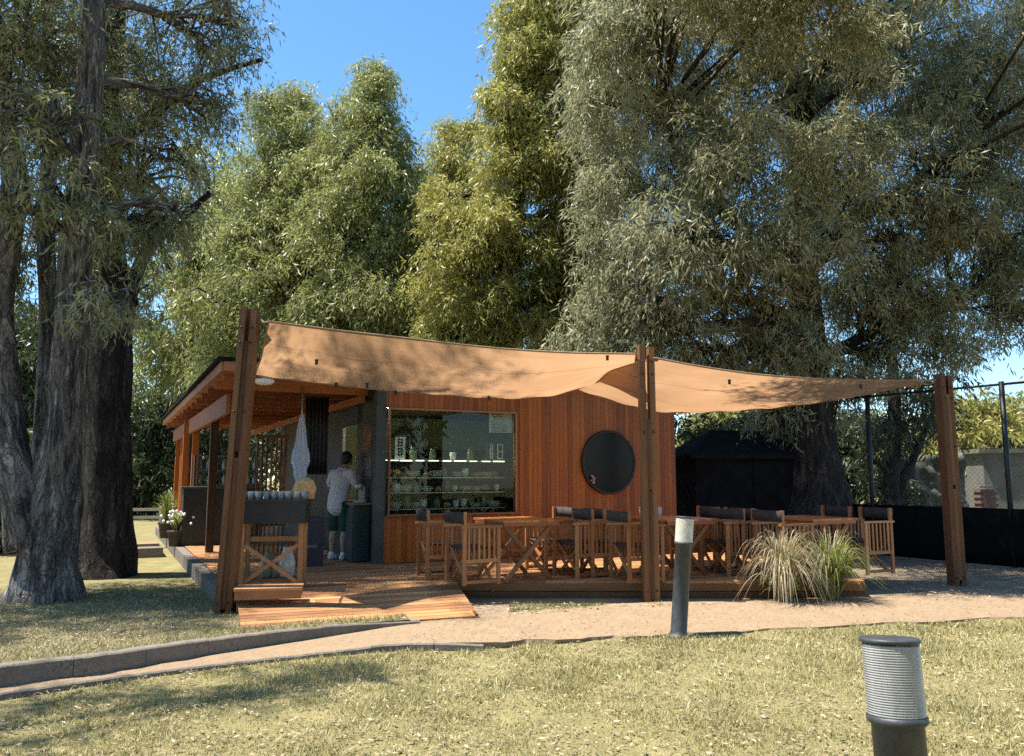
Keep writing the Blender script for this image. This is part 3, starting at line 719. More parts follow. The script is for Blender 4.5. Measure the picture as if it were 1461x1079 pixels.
# side cabinet with machine
c = B(-.20, .95, DZ); o = thing('side_cabinet', c, 'dark teal cabinet standing against the side wall by the person', 'cabinet')
mb = MB(); mb.box(c + V((0, 0, .45)), (.26, 1.2, .86), RB); build_in(mb, 'carcass', 'teal', o); mb = MB(); mb.box(c + V((0, 0, .90)), (.30, 1.26, .035), RB); build_in(mb, 'worktop', 'inwood', o)
mb = MB(); mb.box(c + RB @ V((-.135, -.3, .45)), (.012, .56, .78), RB); build_in(mb, 'door', 'teal', o); mb = MB(); mb.box(c + RB @ V((-.135, .3, .45)), (.012, .56, .78), RB); build_in(mb, 'door', 'teal', o)
c = B(-.20, .52, DZ + .919); o = thing('coffee_grinder', c, 'small grey and red coffee grinder on the teal cabinet', 'grinder')
mb = MB(); mb.box(c + V((0, 0, .02)), (.16, .2, .04), RB); mb.box(c + RB @ V((.04, 0, .14)), (.08, .10, .22), RB); mb.lathe([(.07, .2), (.075, .28), (.05, .30)], c, 14); build_in(mb, 'grinder_body', 'metal', o)
mb = MB(); mb.lathe([(.03, .30), (.065, .42), (.06, .43)], c, 14); build_in(mb, 'hopper', 'brick', o)

# ------------------------------------------------------------------ gallery roof on posts
pr_ = thing('gallery_roof', B(-1.2, 4, 0), 'plank roof over the open gallery beside the kiosk', 'roof')
RZ = 3.0; UA, UB_, VA, VB = -2.5, -.06, -.98, 11.7
mb = MB(); i = 0; v0 = VA
while v0 < VB:
    mb.box(B((UA + UB_) / 2, v0 + .09, RZ + .012), (UB_ - UA, .172, .022), RB); v0 += .18
build_in(mb, 'soffit', 'roofwood', pr_)
mb = MB(); mb.box(B((UA + UB_) / 2 - .03, (VA + VB) / 2, RZ + .15), (UB_ - UA + .10, VB - VA + .1, .05), RB); build_in(mb, 'covering', 'shedroof', pr_)
mb = MB(); mb.box(B((UA + UB_) / 2, VA - .012, RZ + .06), (UB_ - UA, .025, .125), RB)
mb.box(B(UA - .0125, (VA + VB) / 2, RZ + .06), (.025, VB - VA - .01, .125), RB); build_in(mb, 'fascia', 'roofwood', pr_)
mb = MB(); v0 = VA + .5
while v0 < VB:
    mb.box(B((UA + UB_) / 2, v0, RZ - .05), (UB_ - UA - .12, .05, .10), RB); v0 += .95
build_in(mb, 'rafter', 'roofwood', pr_)
mb = MB(); mb.box(B(-2.22, (.6 + VB) / 2, 2.70), (.06, VB - .7, .30), RB); build_in(mb, 'beam', 'roofwood', pr_)
mb = MB(); mb.box(B(-.2, (.2 + VB) / 2, 2.84), (.05, VB - .6, .12), RB); build_in(mb, 'beam', 'roofwood', pr_)
for n_i, (v0, w_) in enumerate(((3.2, .13), (6.6, .13), (7.0, .12), (9.3, .15), (9.75, .13), (11.3, .14))):
    mb = MB(); mb.box(B(-2.12 if n_i != 2 else -2.28, v0, (DZ + 2.84) / 2), (w_, w_, 2.84 - DZ - .001), RB); build_in(mb, 'post', 'cladding' if v0 > 6 else 'post', pr_)
# ceiling lamp
c = B(-1.95, -.85, RZ - .10); o = thing('oval_lamp', c, 'white oval bulkhead lamp under the gallery roof edge', 'lamp')
mb = MB(); mb.ball(c, (.14, .09, .06), 10, RB); build_in(mb, 'diffuser', 'white', o); mb = MB(); mb.box(c + V((0, 0, .055)), (.2, .12, .04), RB); build_in(mb, 'mount', 'black', o)

# ------------------------------------------------------------------ tall sail posts
def sail_post(pb, pt, Yb, z0, w_, spans, label):
    b = G(pb[0], pb[1], z0); t = P(pt[0], pt[1], b.y); t.y = b.y
    o = thing('sail_post', b, label, 'post', 'tall timber posts of the shade sails')
    d = (t - b); ax = d.normalized(); side = V((1, .3, 0)).normalized()
    mb = MB(); mb.beam(b - side * w_ * .33 - V((0, 0, .1)), t - side * w_ * .33, w_ * .36, w_, (0, 1, 0))
    build_in(mb, 'plank', 'post', o)
    mb = MB(); mb.beam(b + side * w_ * .33 - V((0, 0, .1)), t + side * w_ * .33 - ax * .03, w_ * .36, w_ * .96, (0, 1, 0)); build_in(mb, 'plank', 'post', o)
    for f0, f1 in spans: mb = MB(); mb.beam(b + d * f0, b + d * f1, w_ * .31, w_ * .9, (0, 1, 0)); build_in(mb, 'spacer', 'post', o)
    for f_ in (.04, .65, .88, .93):
        for s_ in (-1, 1): q = b + d * f_ + side * s_ * w_ * .33; mb = MB(); mb.lathe([(.014, -.01), (.014, .008), (.008, .012)], q - V((0, w_ * .5, 0)), 8, rot=Matrix.Rotation(R(90), 3, 'X')); build_in(mb, 'bolt', 'black', o)
    return b, t
Lb, Lt = sail_post((320, 877), (358, 440), 0, .10, .175, ((.02, .50), (.52, .885)), 'tall leaning double plank post at the ramp, left end of the sails')
Mb, Mt = sail_post((929, 857), (921, 493), 0, .08, .20, ((.005, .42), (.425, .70)), 'tall double plank post in front of the kiosk, between both sails')
Rb_, Rt = sail_post((1366, 836), (1345, 534), 0, .06, .20, ((.03, .45), (.47, .90)), 'tall double plank post by the dark court fence, right end of the sails')
print('posts', Lb, Lt, Mb, Mt, Rb_, Rt)

# ------------------------------------------------------------------ shade sails
def interp_px(pts, n):
    a = np.array(pts, float); d = np.concatenate([[0], np.cumsum(np.abs(np.diff(a[:, 0])))]); t = np.linspace(0, d[-1], n)
    # smooth: Catmull style through cubic hermite on each coordinate
    m = np.gradient(a, d, axis=0); out = []
    for x in t:
        i = min(max(np.searchsorted(d, x) - 1, 0), len(d) - 2); h = d[i + 1] - d[i]; s = (x - d[i]) / h
        h00, h10, h01, h11 = 2*s**3-3*s**2+1, s**3-2*s**2+s, -2*s**3+3*s**2, s**3-s**2
        out.append(h00 * a[i] + h10 * h * m[i] + h01 * a[i + 1] + h11 * h * m[i + 1])
    return [P(*q) for q in out]
def sail(nearp, farp, belly, label, seed, hooks):
    nu, nv = 90, 26; E0, E1 = interp_px(nearp, nu), interp_px(farp, nu)
    root = thing('shade_sail', (E0[0] + E1[-1]) / 2 * 1, label, 'shade sail', 'tan shade sails over the deck'); root.location.z = 2.9
    rg = random.Random(seed); vs = []; ph = [rg.uniform(0, 6) for _ in range(6)]
    for i in range(nu):
        s = i / (nu - 1)
        for j in range(nv):
            t = j / (nv - 1); p = E0[i].lerp(E1[i], t)
            w_ = 4 * t * (1 - t)
            p.z -= belly * w_ * (0.35 + 0.65 * math.sin(math.pi * s))
            p.z += w_ * (.022 * math.sin(s * 30 + 7 * t + ph[0]) * math.exp(-s * 3) + .014 * math.sin(s * 15 - 9 * t + ph[1]) + .018 * math.sin(t * 12 + 7 * s + ph[2]) + .02 * math.sin(s * 26 - 6 * t) * math.exp(-(1 - s) * 4))
            p.z += .012 * t * math.sin(s * 60 + ph[3]) * (t > .9)
            vs.append(p)
    fs = [(i * nv + j, (i + 1) * nv + j, (i + 1) * nv + j + 1, i * nv + j + 1) for i in range(nu - 1) for j in range(nv - 1)]
    uvs = [[(k // nv * .06, k % nv * .05) for k in f] for f in fs]
    mb = MB(); mb.add(vs, fs, uvs, .5, True); build_in(mb, 'cloth', 'sail', root)
    mb = MB(); mb.tube(E0, .012, 6); mb.tube(E1, .010, 6); mb.tube([vs[j] for j in range(nv)], .011, 6); mb.tube([vs[(nu - 1) * nv + j] for j in range(nv)], .011, 6)
    build_in(mb, 'hem', 'rope', root)
    for (i, j) in hooks:
        p = vs[i * nv + j]; mb = MB(); mb.box(p - V((0, 0, .03)), (.035, .012, .06)); mb.lathe([(.024, -.004), (.024, .004)], p, 10); build_in(mb, 'grommet', 'black', root)
    return root, E0, E1
n1 = [(384, 459, 9.0), (470, 470, 9.66), (570, 481.5, 9.96), (723, 498, 10.02), (820, 503.5, 10.04), (908, 505, 10.05)]
f1 = [(364, 536, 9.5), (450, 546, 9.95), (551, 557, 10.45), (640, 564, 10.95), (700, 568, 11.3), (754, 568, 11.65), (800, 562, 11.9), (840, 550, 12.15), (903, 522, 12.6)]
s1, e0, e1_ = sail(n1, f1, .10, 'large tan shade sail sagging between the leaning post and the centre post', 1, [(19, 24), (33, 24), (13, 12), (82, 1), (26, 21), (55, 24)])
n2_ = [(934, 511, 10.15), (1000, 523, 10.4), (1074, 533.5, 10.65), (1180, 541, 11.0), (1260, 543, 11.3), (1315, 543, 11.5)]
f2 = [(800, 546, 13.3), (840, 561, 13.25), (890, 576, 13.15), (938, 587, 13.0), (1000, 588.5, 12.8), (1052, 586, 12.65), (1120, 580, 12.4), (1180, 572.5, 12.2), (1250, 559, 11.95), (1308, 547, 11.6)]
s2, g0, g1 = sail(n2_, f2, .06, 'smaller tan shade sail with leaf shadows reaching the right post', 2, [(28, 3), (70, 4), (45, 24)])
def rope(a, b, label):
    mb = MB(); m = (V(a) + V(b)) / 2 - V((0, 0, .03)); mb.tube([a, V(a).lerp(m, .5), m, m.lerp(V(b), .5), b], .012, 7); o = mb.build('sail_rope', 'rope'); tag(o, label, 'rope', 'ropes tying the sails')
rope(Lt - V((-.1, 0, .12)), e0[0], 'short rope from the leaning post to the large sail top corner')
rope(Lt - V((-.04, 0, .85)), e1_[0], 'rope from the leaning post to the large sail lower corner')
rope(e1_[-1], B(4.3, -.02, 3.17), 'rope from the large sail corner to the kiosk roof')
rope(g0[-1], Rt - V((.05, 0, .06)), 'rope from the smaller sail corner to the right post')
rope(g1[-1], Rt - V((.05, 0, .10)), 'lower rope from the smaller sail to the right post')
rope(g1[0], B(3.3, -.02, 3.17), 'rope from the smaller sail to the kiosk roof edge')

# ------------------------------------------------------------------ furniture
def make_table(label):
    o = thing('folding_table', (0, 0, 0), label, 'table', 'wooden folding tables on the deck', AN)
    mb = MB()
    for i in range(8): mb.box((-.42 + .0525 + .105 * i, 0, .755), (.100, .95, .025))
    mb.build('tabletop', 'table', o)
    mb = MB(); mb.box((0, -.44, .722), (.80, .03, .055)); mb.box((0, .44, .722), (.80, .03, .055)); mb.box((-.40, 0, .722), (.03, .82, .055)); mb.box((.40, 0, .722), (.03, .82, .055)); mb.build('apron', 'table', o)
    for s_ in (-1, 1):
        y = s_ * .34
        for q in (-1, 1):
            mb = MB(); mb.beam((-.34 * q, y + .02 * q, .70), (.34 * q, y + .02 * q, .0), .035, .055); mb.build('leg', 'furn', o)
    mb = MB(); mb.beam((0, -.36, .35), (0, .36, .35), .03, .03); mb.build('stretcher', 'furn', o)
    return o
def make_chair(label):
    o = thing('director_chair', (0, 0, 0), label, 'chair', 'slatted director chairs around the tables', AN)   # faces +x
    for s_ in (-1, 1):
        y = s_ * .26; mb = MB()
        mb.box((-.235, y, .445), (.045, .035, .89)); mb.box((.235, y, .345), (.045, .035, .69))
        mb.box((.0, y, .705), (.56, .055, .028)); mb.box((0, y, .29), (.43, .028, .045)); mb.box((0, y, .04), (.43, .028, .04))
        for i in range(6): mb.box((-.175 + .07 * i, y, .50), (.024, .018, .375))
        mb.build('side_frame', 'furn', o)
    for x_ in (-.17, .17):
        for q in (-1, 1):
            mb = MB(); mb.beam((x_ + .018 * q, -.235 * q, .44), (x_ + .018 * q, .235 * q, .04), .028, .035, (1, 0, 0)); mb.build('leg', 'furn', o)
    mb = MB(); vs = []
    for i in range(9):
        y = -.245 + .49 * i / 8; z = .455 - .035 * math.sin(math.pi * i / 8)
        vs += [(-.20, y, z), (.22, y, z)]
    fs = [(2 * i, 2 * i + 1, 2 * i + 3, 2 * i + 2) for i in range(8)]; mb.add(vs, fs, None, .5, True)
    s = mb.build('seat', 'canvas', o); sm = s.modifiers.new('thick', 'SOLIDIFY'); sm.thickness = .008
    mb = MB(); vs = []
    for i in range(9):
        y = -.285 + .57 * i / 8; x_ = -.262 - .03 * math.sin(math.pi * i / 8)
        vs += [(x_, y, .745), (x_ - .015, y, .885)]
    mb.add(vs, fs, None, .5, True); s = mb.build('backrest', 'canvas', o); sm = s.modifiers.new('thick', 'SOLIDIFY'); sm.thickness = .01
    return o
tabs = [((718, 741), 10.35, 'window table', 'wooden folding table in front of the large display window'),
        ((952, 741), 10.6, 'middle table', 'wooden folding table right of the centre post behind the pale bollard'),
        ((1160, 741), 10.75, 'right table', 'wooden folding table behind the two grass clumps')]
t0 = None; c0 = None
for (px, py), Y, nm, lb in tabs:
    near_c = P(px, py, Y); ctr = near_c + U * .42 + W * .475
    if t0 is None: t0 = o = make_table(lb)
    else: o = copy_tree(t0); o['label'] = lb
    o.location = (ctr.x, ctr.y, DZ)
    for q, (uu, vv, face, tx) in enumerate(((-.72, -.25, 0, 'nearer chair on the left side'), (-.86, .46, 0, 'farther chair on the left side'), (.84, -.22, math.pi, 'nearer chair on the right side'), (.80, .44, math.pi, 'farther chair on the right side'))):
        l2 = f"slatted director chair with dark canvas, {tx} of the {nm}"
        if c0 is None: c0 = c = make_chair(l2)
        else: c = copy_tree(c0); c['label'] = l2
        rg = random.Random(q * 7 + int(px)); p = ctr + U * (uu + rg.uniform(-.05, .05)) + W * vv
        c.location = (p.x, p.y, DZ); c.rotation_euler = (0, 0, AN + face + rg.uniform(-.14, .14))
# glasses on the middle table
for i, (px, lb) in enumerate(((905, 'clear glass at the left end of the middle table'), (921, 'clear glass beside the centre post on the middle table'))):
    pass
tc = P(952, 741, 10.6) + U * .42 + W * .475
g0_ = MB().lathe([(.03, 0), (.034, .004), (.042, .14), (.039, .14), (.031, .01)], n=14).build('drinking_glass', 'glassy')
g0_.location = (*(tc - U * .3 + W * .25).to_2d(), DZ + .768); tag(g0_, 'pale drinking glass on the left corner of the middle table', 'glass', 'drinking glasses on the tables')
g1_ = g0_.copy(); C.objects.link(g1_); g1_.location = (*(tc - U * .12 + W * .1).to_2d(), DZ + .768); g1_['label'] = 'pale drinking glass nearer the centre of the middle table'

# ------------------------------------------------------------------ bar table at the left
bc = P(389, 835, 9.95); bt = thing('bar_table', (bc.x, bc.y, DZ), 'tall narrow bar table with crossed braces and dark sink top', 'bar table', rz=R(8))
for sx in (-.34, .34):
    for sy in (-.2, .2):
        mb = MB(); mb.box((sx, sy, .385), (.055, .055, .77)); mb.build('leg', 'furn', bt)
mb = MB(); mb.beam((-.31, -.2, .52), (.31, -.2, .08), .03, .045); mb.beam((-.31, -.169, .08), (.31, -.169, .52), .03, .045); mb.build('brace', 'furn', bt)
mb = MB(); mb.box((0, 0, .10), (.62, .36, .03)); mb.box((0, .2, .56), (.62, .03, .06)); mb.build('shelf', 'furn', bt)
mb = MB(); mb.box((0, 0, .90), (.78, .50, .26)); mb.box((0, 0, 1.035), (.84, .54, .025)); mb.build('top', 'black', bt)
gl = MB().lathe([(.028, 0), (.032, .004), (.038, .10), (.035, .10), (.029, .01)], n=12).build('tumbler', 'tumbler')
rg = random.Random(3); first = True
for r_ in range(2):
    for i in range(9):
        o = gl if first else gl.copy()
        if not first: C.objects.link(o)
        first = False; p = V((bc.x, bc.y, 0)) + rotz(R(8)) @ V((-.36 + .09 * i + rg.uniform(-.012, .012), -.15 + .14 * r_, 0))
        o.location = (p.x, p.y, DZ + 1.0485); tag(o, 'small upturned tumbler in the ' + ('front' if r_ == 0 else 'back') + ' row on the bar table', 'tumbler', 'tumblers in the ' + ('front' if r_ == 0 else 'back') + ' row on the bar table')
q = V((bc.x, bc.y, 0)) + rotz(R(8)) @ V((.14, .22, 0))
# straw lampshade lamp on its own stand behind bar table
c = G(402, 790, DZ) ; c = P(402, 760, 11.0); c.z = DZ; o = thing('floor_lamp', c, 'floor lamp with tilted straw shade behind the bar table', 'lamp')
mb = MB(); mb.lathe([(.14, 0), (.14, .02), (.02, .03), (.014, .06), (.014, 1.12)], c, 16); build_in(mb, 'stand', 'black', o)
mb = MB(); tl = Matrix.Rotation(R(14), 3, 'Y'); mb.lathe([(.13, 1.06), (.155, 1.10), (.15, 1.24), (.09, 1.33), (.03, 1.35)], c, 20, rot=tl); build_in(mb, 'lamp_shade', 'straw', o)
# jug on the lower shelf
p = V((bc.x, bc.y, 0)) + rotz(R(8)) @ V((.16, .0, 0)); o = MB().lathe([(.07, 0), (.09, .03), (.10, .18), (.07, .28), (.05, .33), (.06, .36), (.0, .355)], n=18).build('glass_jug', 'glassy'); o.location = (p.x, p.y, DZ + .117); tag(o, 'pale glass jug on the lower shelf of the bar table', 'jug')
p = V((bc.x, bc.y, 0)) + rotz(R(8)) @ V((-.08, .02, 0)); o = MB().lathe([(.06, 0), (.07, .02), (.07, .2), (.03, .26), (.03, .3), (.0, .3)], n=16).build('bottle', 'greenjar'); o.location = (p.x, p.y, DZ + .117); tag(o, 'dark green bottle on the lower shelf of the bar table', 'bottle')
# dark bins behind
c = P(441, 795, 12.3); c.z = DZ; o = thing('waste_bin', c, 'tall navy waste bin with pale label by the person', 'bin')
mb = MB(); mb.box(c + V((0, 0, .33)), (.34, .32, .66), RB, taper=1.08); build_in(mb, 'bin_body', 'navy', o); mb = MB(); mb.box(c + V((0, 0, .69)), (.40, .38, .06), RB); build_in(mb, 'lid', 'navy', o)
mb = MB(); mb.box(c + RB @ V((0, -.172, .30)), (.16, .006, .05), RB); build_in(mb, 'label', 'render', o)
# black back counter with louvre partition
c = B(-1.7, 5.1, DZ); o = thing('back_counter', c, 'long black counter at the back of the gallery', 'counter')
mb = MB(); mb.box(c + V((0, 0, .55)), (1.5, .5, 1.08), RB); build_in(mb, 'carcass', 'black', o); mb = MB(); mb.box(c + V((0, 0, 1.11)), (1.6, .58, .04), RB); build_in(mb, 'worktop', 'darkwall', o)
c = B(-1.55, 5.6, DZ); o = thing('bottle_rack', c, 'black shelf rack standing behind the gallery counter', 'rack')
mb = MB()
for z in (1.15, 1.45, 1.75): mb.box(c + V((0, 0, z)), (1.3, .28, .025), RB)
build_in(mb, 'shelf', 'inwood', o); mb = MB(); mb.box(c + RB @ V((-.66, 0, .88)), (.03, .3, 1.76), RB); mb.box(c + RB @ V((.66, 0, .88)), (.03, .3, 1.76), RB); build_in(mb, 'upright', 'black', o)
rg = random.Random(8); b0 = None
for z in (1.1635, 1.4635):
    for i in range(8):
        if b0 is None: b0 = o = MB().lathe([(.035, 0), (.038, .01), (.038, .14), (.014, .19), (.014, .24), (.0, .24)], n=10).build('bottle', 'glassy')
        else: o = b0.copy(); C.objects.link(o)
        o.location = c + RB @ V((-.55 + .155 * i + rg.uniform(-.02, .02), 0, z)); tag(o, f"pale bottle on the {'lower' if z < 1.3 else 'upper'} shelf of the black gallery rack", 'bottle', f"bottles on the {'lower' if z < 1.3 else 'upper'} rack shelf")
# louvre partition
c = P(386, 700, 14.2); c.z = DZ; o = thing('slatted_screen', c, 'narrow upright slatted timber screen in the gallery', 'screen')
mb = MB()
for i in range(7): mb.box(c + RB @ V((-.24 + .08 * i, 0, 1.0)), (.03, .04, 2.0), RB)
build_in(mb, 'slats', 'post', o); mb = MB(); mb.box(c + RB @ V((0, 0, 2.03)), (.56, .06, .06), RB); mb.box(c + RB @ V((0, .045, .5)), (.56, .03, .06), RB); build_in(mb, 'rail', 'post', o)
# hanging closed parasol cloth
c = P(431, 590, 12.4); o = thing('folded_parasol', c, 'folded blue and white parasol hanging from the gallery roof', 'parasol')
mb = MB(); prof = [(.012, 0), (.03, -.06), (.06, -.25), (.085, -.5), (.115, -.62), (.12, -.75), (.085, -.85), (.09, -.92), (.05, -1.08), (.018, -1.16)]
nn_ = 22; vs = []
for i, (r_, z) in enumerate(prof):
    for k in range(nn_):
        th = 6.2832 * k / nn_; rr = r_ * (1 + .22 * math.sin(th * 6 + i * .3)); vs.append(c + V((rr * math.cos(th), rr * math.sin(th), z)))
fs = [(i * nn_ + k, (i + 1) * nn_ + k, (i + 1) * nn_ + (k + 1) % nn_, i * nn_ + (k + 1) % nn_) for i in range(len(prof) - 1) for k in range(nn_)]
mb.add(vs, fs, None, .5, True); build_in(mb, 'cloth', 'bluecloth', o); mb = MB(); mb.tube([c + V((0, 0, -1.22)), c, V((c.x, c.y, RZ - .0))], .012, 8); build_in(mb, 'pole', 'metal', o)
c = P(452, 600, 12.75); o = thing('black_curtain', c, 'black gathered curtain hanging beside the folded parasol', 'curtain')
mb = MB(); vs = []; 
for i in range(25):
    x_ = -.17 + .34 * i / 24
    for z in (.36, -.1, -.55, -.85): vs.append(c + RB @ V((x_, .03 * math.sin(i * 1.5), z)))
mb.add(vs, [(i * 4 + k, i * 4 + k + 1, (i + 1) * 4 + k + 1, (i + 1) * 4 + k) for i in range(24) for k in range(3)], None, .5, True); s = build_in(mb, 'cloth', 'black', o); s.modifiers.new('thick', 'SOLIDIFY').thickness = .01
mb = MB(); mb.tube([c + RB @ V((-.22, 0, .37)), c + RB @ V((.22, 0, .37))], .012, 8); build_in(mb, 'rod', 'black', o)

# ------------------------------------------------------------------ bollards
def make_bollard(h, lens_h, label, lensm):
    o = thing('bollard_lamp', (0, 0, 0), label, 'bollard lamp', 'bollard lamps on the lawn')
    z1 = h - .02 - lens_h
    mb = MB(); mb.lathe([(.125, -.05), (.125, .0), (.12, .018), (.095, .024), (.09, .035), (.081, .06), (.081, z1 - .03), (.091, z1 - .024), (.0945, z1 - .018), (.0945, z1 - .002), (.087, z1)], n=40); mb.build('post', 'bollard', o)
    prof = []; nrib = 28
    for i in range(nrib):
        a = z1 + lens_h * i / nrib; d = lens_h / nrib
        prof += [(.0875, a + d * .02), (.0900, a + d * .3), (.0900, a + d * .62), (.0875, a + d * .96)]
    mb = MB(); mb.lathe(prof, n=48); lz = mb.build('lens', lensm, o)
    mb = MB(); mb.lathe([(.092, h - .014), (.095, h - .012), (.095, h - .003), (.091, h), (.02, h + .001)], n=40); mb.build('cap', 'bollard', o)
    mb = MB(); mb.tube([(0, 0, z1), (0, 0, z1 + lens_h * .75)], [.03, .026], 14); mb.build('bulb', 'white', o)
    return o
bf = G(968, 911, H(1.64, 7.9)[()]); o1 = make_bollard(1.19, .235, 'leaning bollard lamp at the lawn edge by the path', 'cream_lens'); o1.location = (bf.x, bf.y, float(H(bf.x, bf.y))); o1.rotation_euler = (0, R(5.6), .4)
nb_ = P(1269, 908, 2.79); zb = float(H(nb_.x, nb_.y)); hb = nb_.z - zb; o2 = make_bollard(hb, .222, 'upright bollard lamp with grey ribbed lens closest on the lawn', 'lens'); o2.rotation_euler = (R(-5), 0, 0); o2.location = (nb_.x, nb_.y - hb * math.sin(R(5)), zb)

# ------------------------------------------------------------------ ornamental grasses and pots
def tuft(c, n, L, spread, w_, seed, arch=1.0, seg=5):
    rg = np.random.default_rng(seed); th = rg.uniform(0, 6.283, n); out = spread * rg.uniform(.02, 1.0, n) ** .6; Ls = L * rg.uniform(.55, 1.1, n)
    t = np.linspace(0, 1, seg + 1); q_ = (out / spread)[:, None]; r = out[:, None] * t[None] ** 1.15
    pk = 1.12 - .66 * arch * q_; z = Ls[:, None] * np.sqrt(np.maximum(1 - .55 * q_ ** 2, .1)) * (1 - ((t[None] - pk) / pk) ** 2) ; z = np.maximum(z, .012)
    b0 = rg.uniform(-.12, .12, (n, 2)) * min(1, spread)
    ctr = np.stack([b0[:, :1] + r * np.cos(th)[:, None], b0[:, 1:] + r * np.sin(th)[:, None], z], -1) + np.array(c)
    sd = np.stack([-np.sin(th), np.cos(th), np.zeros(n)], -1)[:, None] * (w_ * (1 - t * .9))[None, :, None]
    a, b = ctr - sd, ctr + sd
    q = np.stack([a[:, :-1], b[:, :-1], b[:, 1:], a[:, 1:]], 2).reshape(-1, 4, 3); tn = np.repeat(np.clip(.5 + .24 * rg.standard_normal(n), 0, 1), seg); return q, tn
c = G(1118, 859, .07)
gr = thing('fountain_grass', c, 'dried straw coloured fountain grass arching beside the deck', 'grass clump')
q, tn = tuft((0, 0, 0), 540, .86, .70, .0075, 5, 1.0, 9); quads('blades', q, tn, 'straw_blade', gr)
q, tn = tuft((0, 0, 0), 200, .5, .42, .006, 9, .8); quads('core_blades', q, tn, 'fresh_blade', gr)
c = G(1184, 857, .07)
gr = thing('green_grass_clump', c, 'yellow green spiky grass clump right of the dried one', 'grass clump')
q, tn = tuft((0, 0, 0), 320, .82, .72, .010, 6, .8, 8); quads('blades', q, tn, 'fresh_blade', gr)
q, tn = tuft((0, 0, 0), 120, .9, .72, .007, 16, .85, 8); quads('dry_blades', q, tn, 'straw_blade', gr)
def pot(c, r_, h, label, name='flower_pot'):
    o = thing(name, c, label, 'potted plant'); mb = MB(); mb.lathe([(r_ * .75, 0), (r_, h), (r_ * 1.08, h), (r_ * 1.08, h * .88), (r_ * .95, h * .9), (r_ * .9, h * .86), (.0, h * .86)], c, 20); build_in(mb, 'pot', 'pot', o); return o
c = B(-2.53, 5.0, .27); o = pot(c, .17, .30, 'dark pot with white flowers on the gallery edge')
q, tn = tuft((0, 0, .26), 120, .42, .26, .016, 21, .4); quads('foliage', q, tn, 'leaf_green', o)
mb = MB(); rg = random.Random(2)
for i in range(40): mb.ball(c + V((rg.gauss(0, .13), rg.gauss(0, .13), .42 + rg.uniform(0, .25))), .028, 4)
build_in(mb, 'flowers', 'white', o)
c = B(-2.55, 7.4, .27); o = pot(c, .19, .34, 'dark pot of spiky yellow green grass at the gallery end')
q, tn = tuft((0, 0, .3), 150, .75, .45, .011, 22, .5); quads('foliage', q, tn, 'fresh_blade', o)
c = B(-3.1, 5.6, 0.02); o = thing('concrete_step', c, 'squat concrete step block beside the gallery edge', 'step'); mb = MB(); mb.box(c + V((0, 0, .10)), (.7, 1.0, .24), RB); build_in(mb, 'block', 'concrete', o); mb = MB(); mb.box(c + RB @ V((0, .2, .245)), (.6, .5, .05), RB); build_in(mb, 'tread', 'path', o)
# pale rail fence far left
a, b = P(120, 742, 26), P(236, 741, 27); o = thing('rail_fence', ((a.x + b.x) / 2, 26.5, 0), 'pale timber rail fence beyond the big left trunk', 'fence')
mb = MB()
for z in (.30, .55): mb.beam((a.x, a.y, z), (b.x + 1, b.y, z), .05, .09)
build_in(mb, 'rail', 'ply', o)
for i in range(4):
    p = V((a.x, a.y, .33)).lerp(V((b.x + 1, b.y, .33)), i / 3); mb = MB(); mb.box(p + V((0, .06, 0)), (.08, .06, .66)); build_in(mb, 'post', 'ply', o)

# ------------------------------------------------------------------ shed, court fence, far buildings
c = P(1050, 740, 17.6); c.z = .06; sh = thing('garden_shed', c, 'small black shed with hipped roof behind the kiosk', 'shed')
mb = MB(); mb.box(c + V((0, 0, 1.0)), (2.5, 2.0, 2.0), rotz(R(8))); build_in(mb, 'walls', 'shed', sh)
mb = MB(); r8 = rotz(R(8)); e = [c + r8 @ V((x_, y_, 1.98)) for x_, y_ in ((-1.4, -1.15), (1.4, -1.15), (1.4, 1.15), (-1.4, 1.15))]; t = [c + r8 @ V((-.5, 0, 2.55)), c + r8 @ V((.6, 0, 2.55))]
lo = [p - V((0, 0, .07)) for p in e]
mb.add(e + t + lo, [(0, 1, 5, 4), (1, 2, 5), (2, 3, 4, 5), (3, 0, 4), (6, 7, 1, 0), (7, 8, 2, 1), (8, 9, 3, 2), (9, 6, 0, 3), (9, 8, 7, 6)]); build_in(mb, 'roof', 'shedroof', sh)
mb = MB(); mb.box(c + r8 @ V((.35, -1.012, .95)), (.75, .03, 1.8), r8); build_in(mb, 'door', 'shed', sh)
fa, fb = P(1215, 722, 16.6), P(1600, 722, 12.6); fa.z = fb.z = .06
fn = thing('court_fence', (fa + fb) / 2, 'tall wire court fence with black screen cloth along its foot', 'fence')
ax = (fb - fa).normalized(); L = (fb - fa).length
mb = MB(); nseg = 40; vs = []
for i in range(nseg + 1):
    p = fa.lerp(fb, i / nseg) + V((0, .015 * math.sin(i * 1.9), 0))
    for z in (.02, .35, .68, 1.0): vs.append(p + V((0, .02 * math.sin(i * .8 + z * 4), z)))
mb.add(vs, [(i * 4 + k, (i + 1) * 4 + k, (i + 1) * 4 + k + 1, i * 4 + k + 1) for i in range(nseg) for k in range(3)], None, .5, True); s = build_in(mb, 'screen_cloth', 'screen', fn); s.modifiers.new('thick', 'SOLIDIFY').thickness = .004
mb = MB(); hh = 3.15; stp = .085; k = -hh
off = V((0, .06, 0))
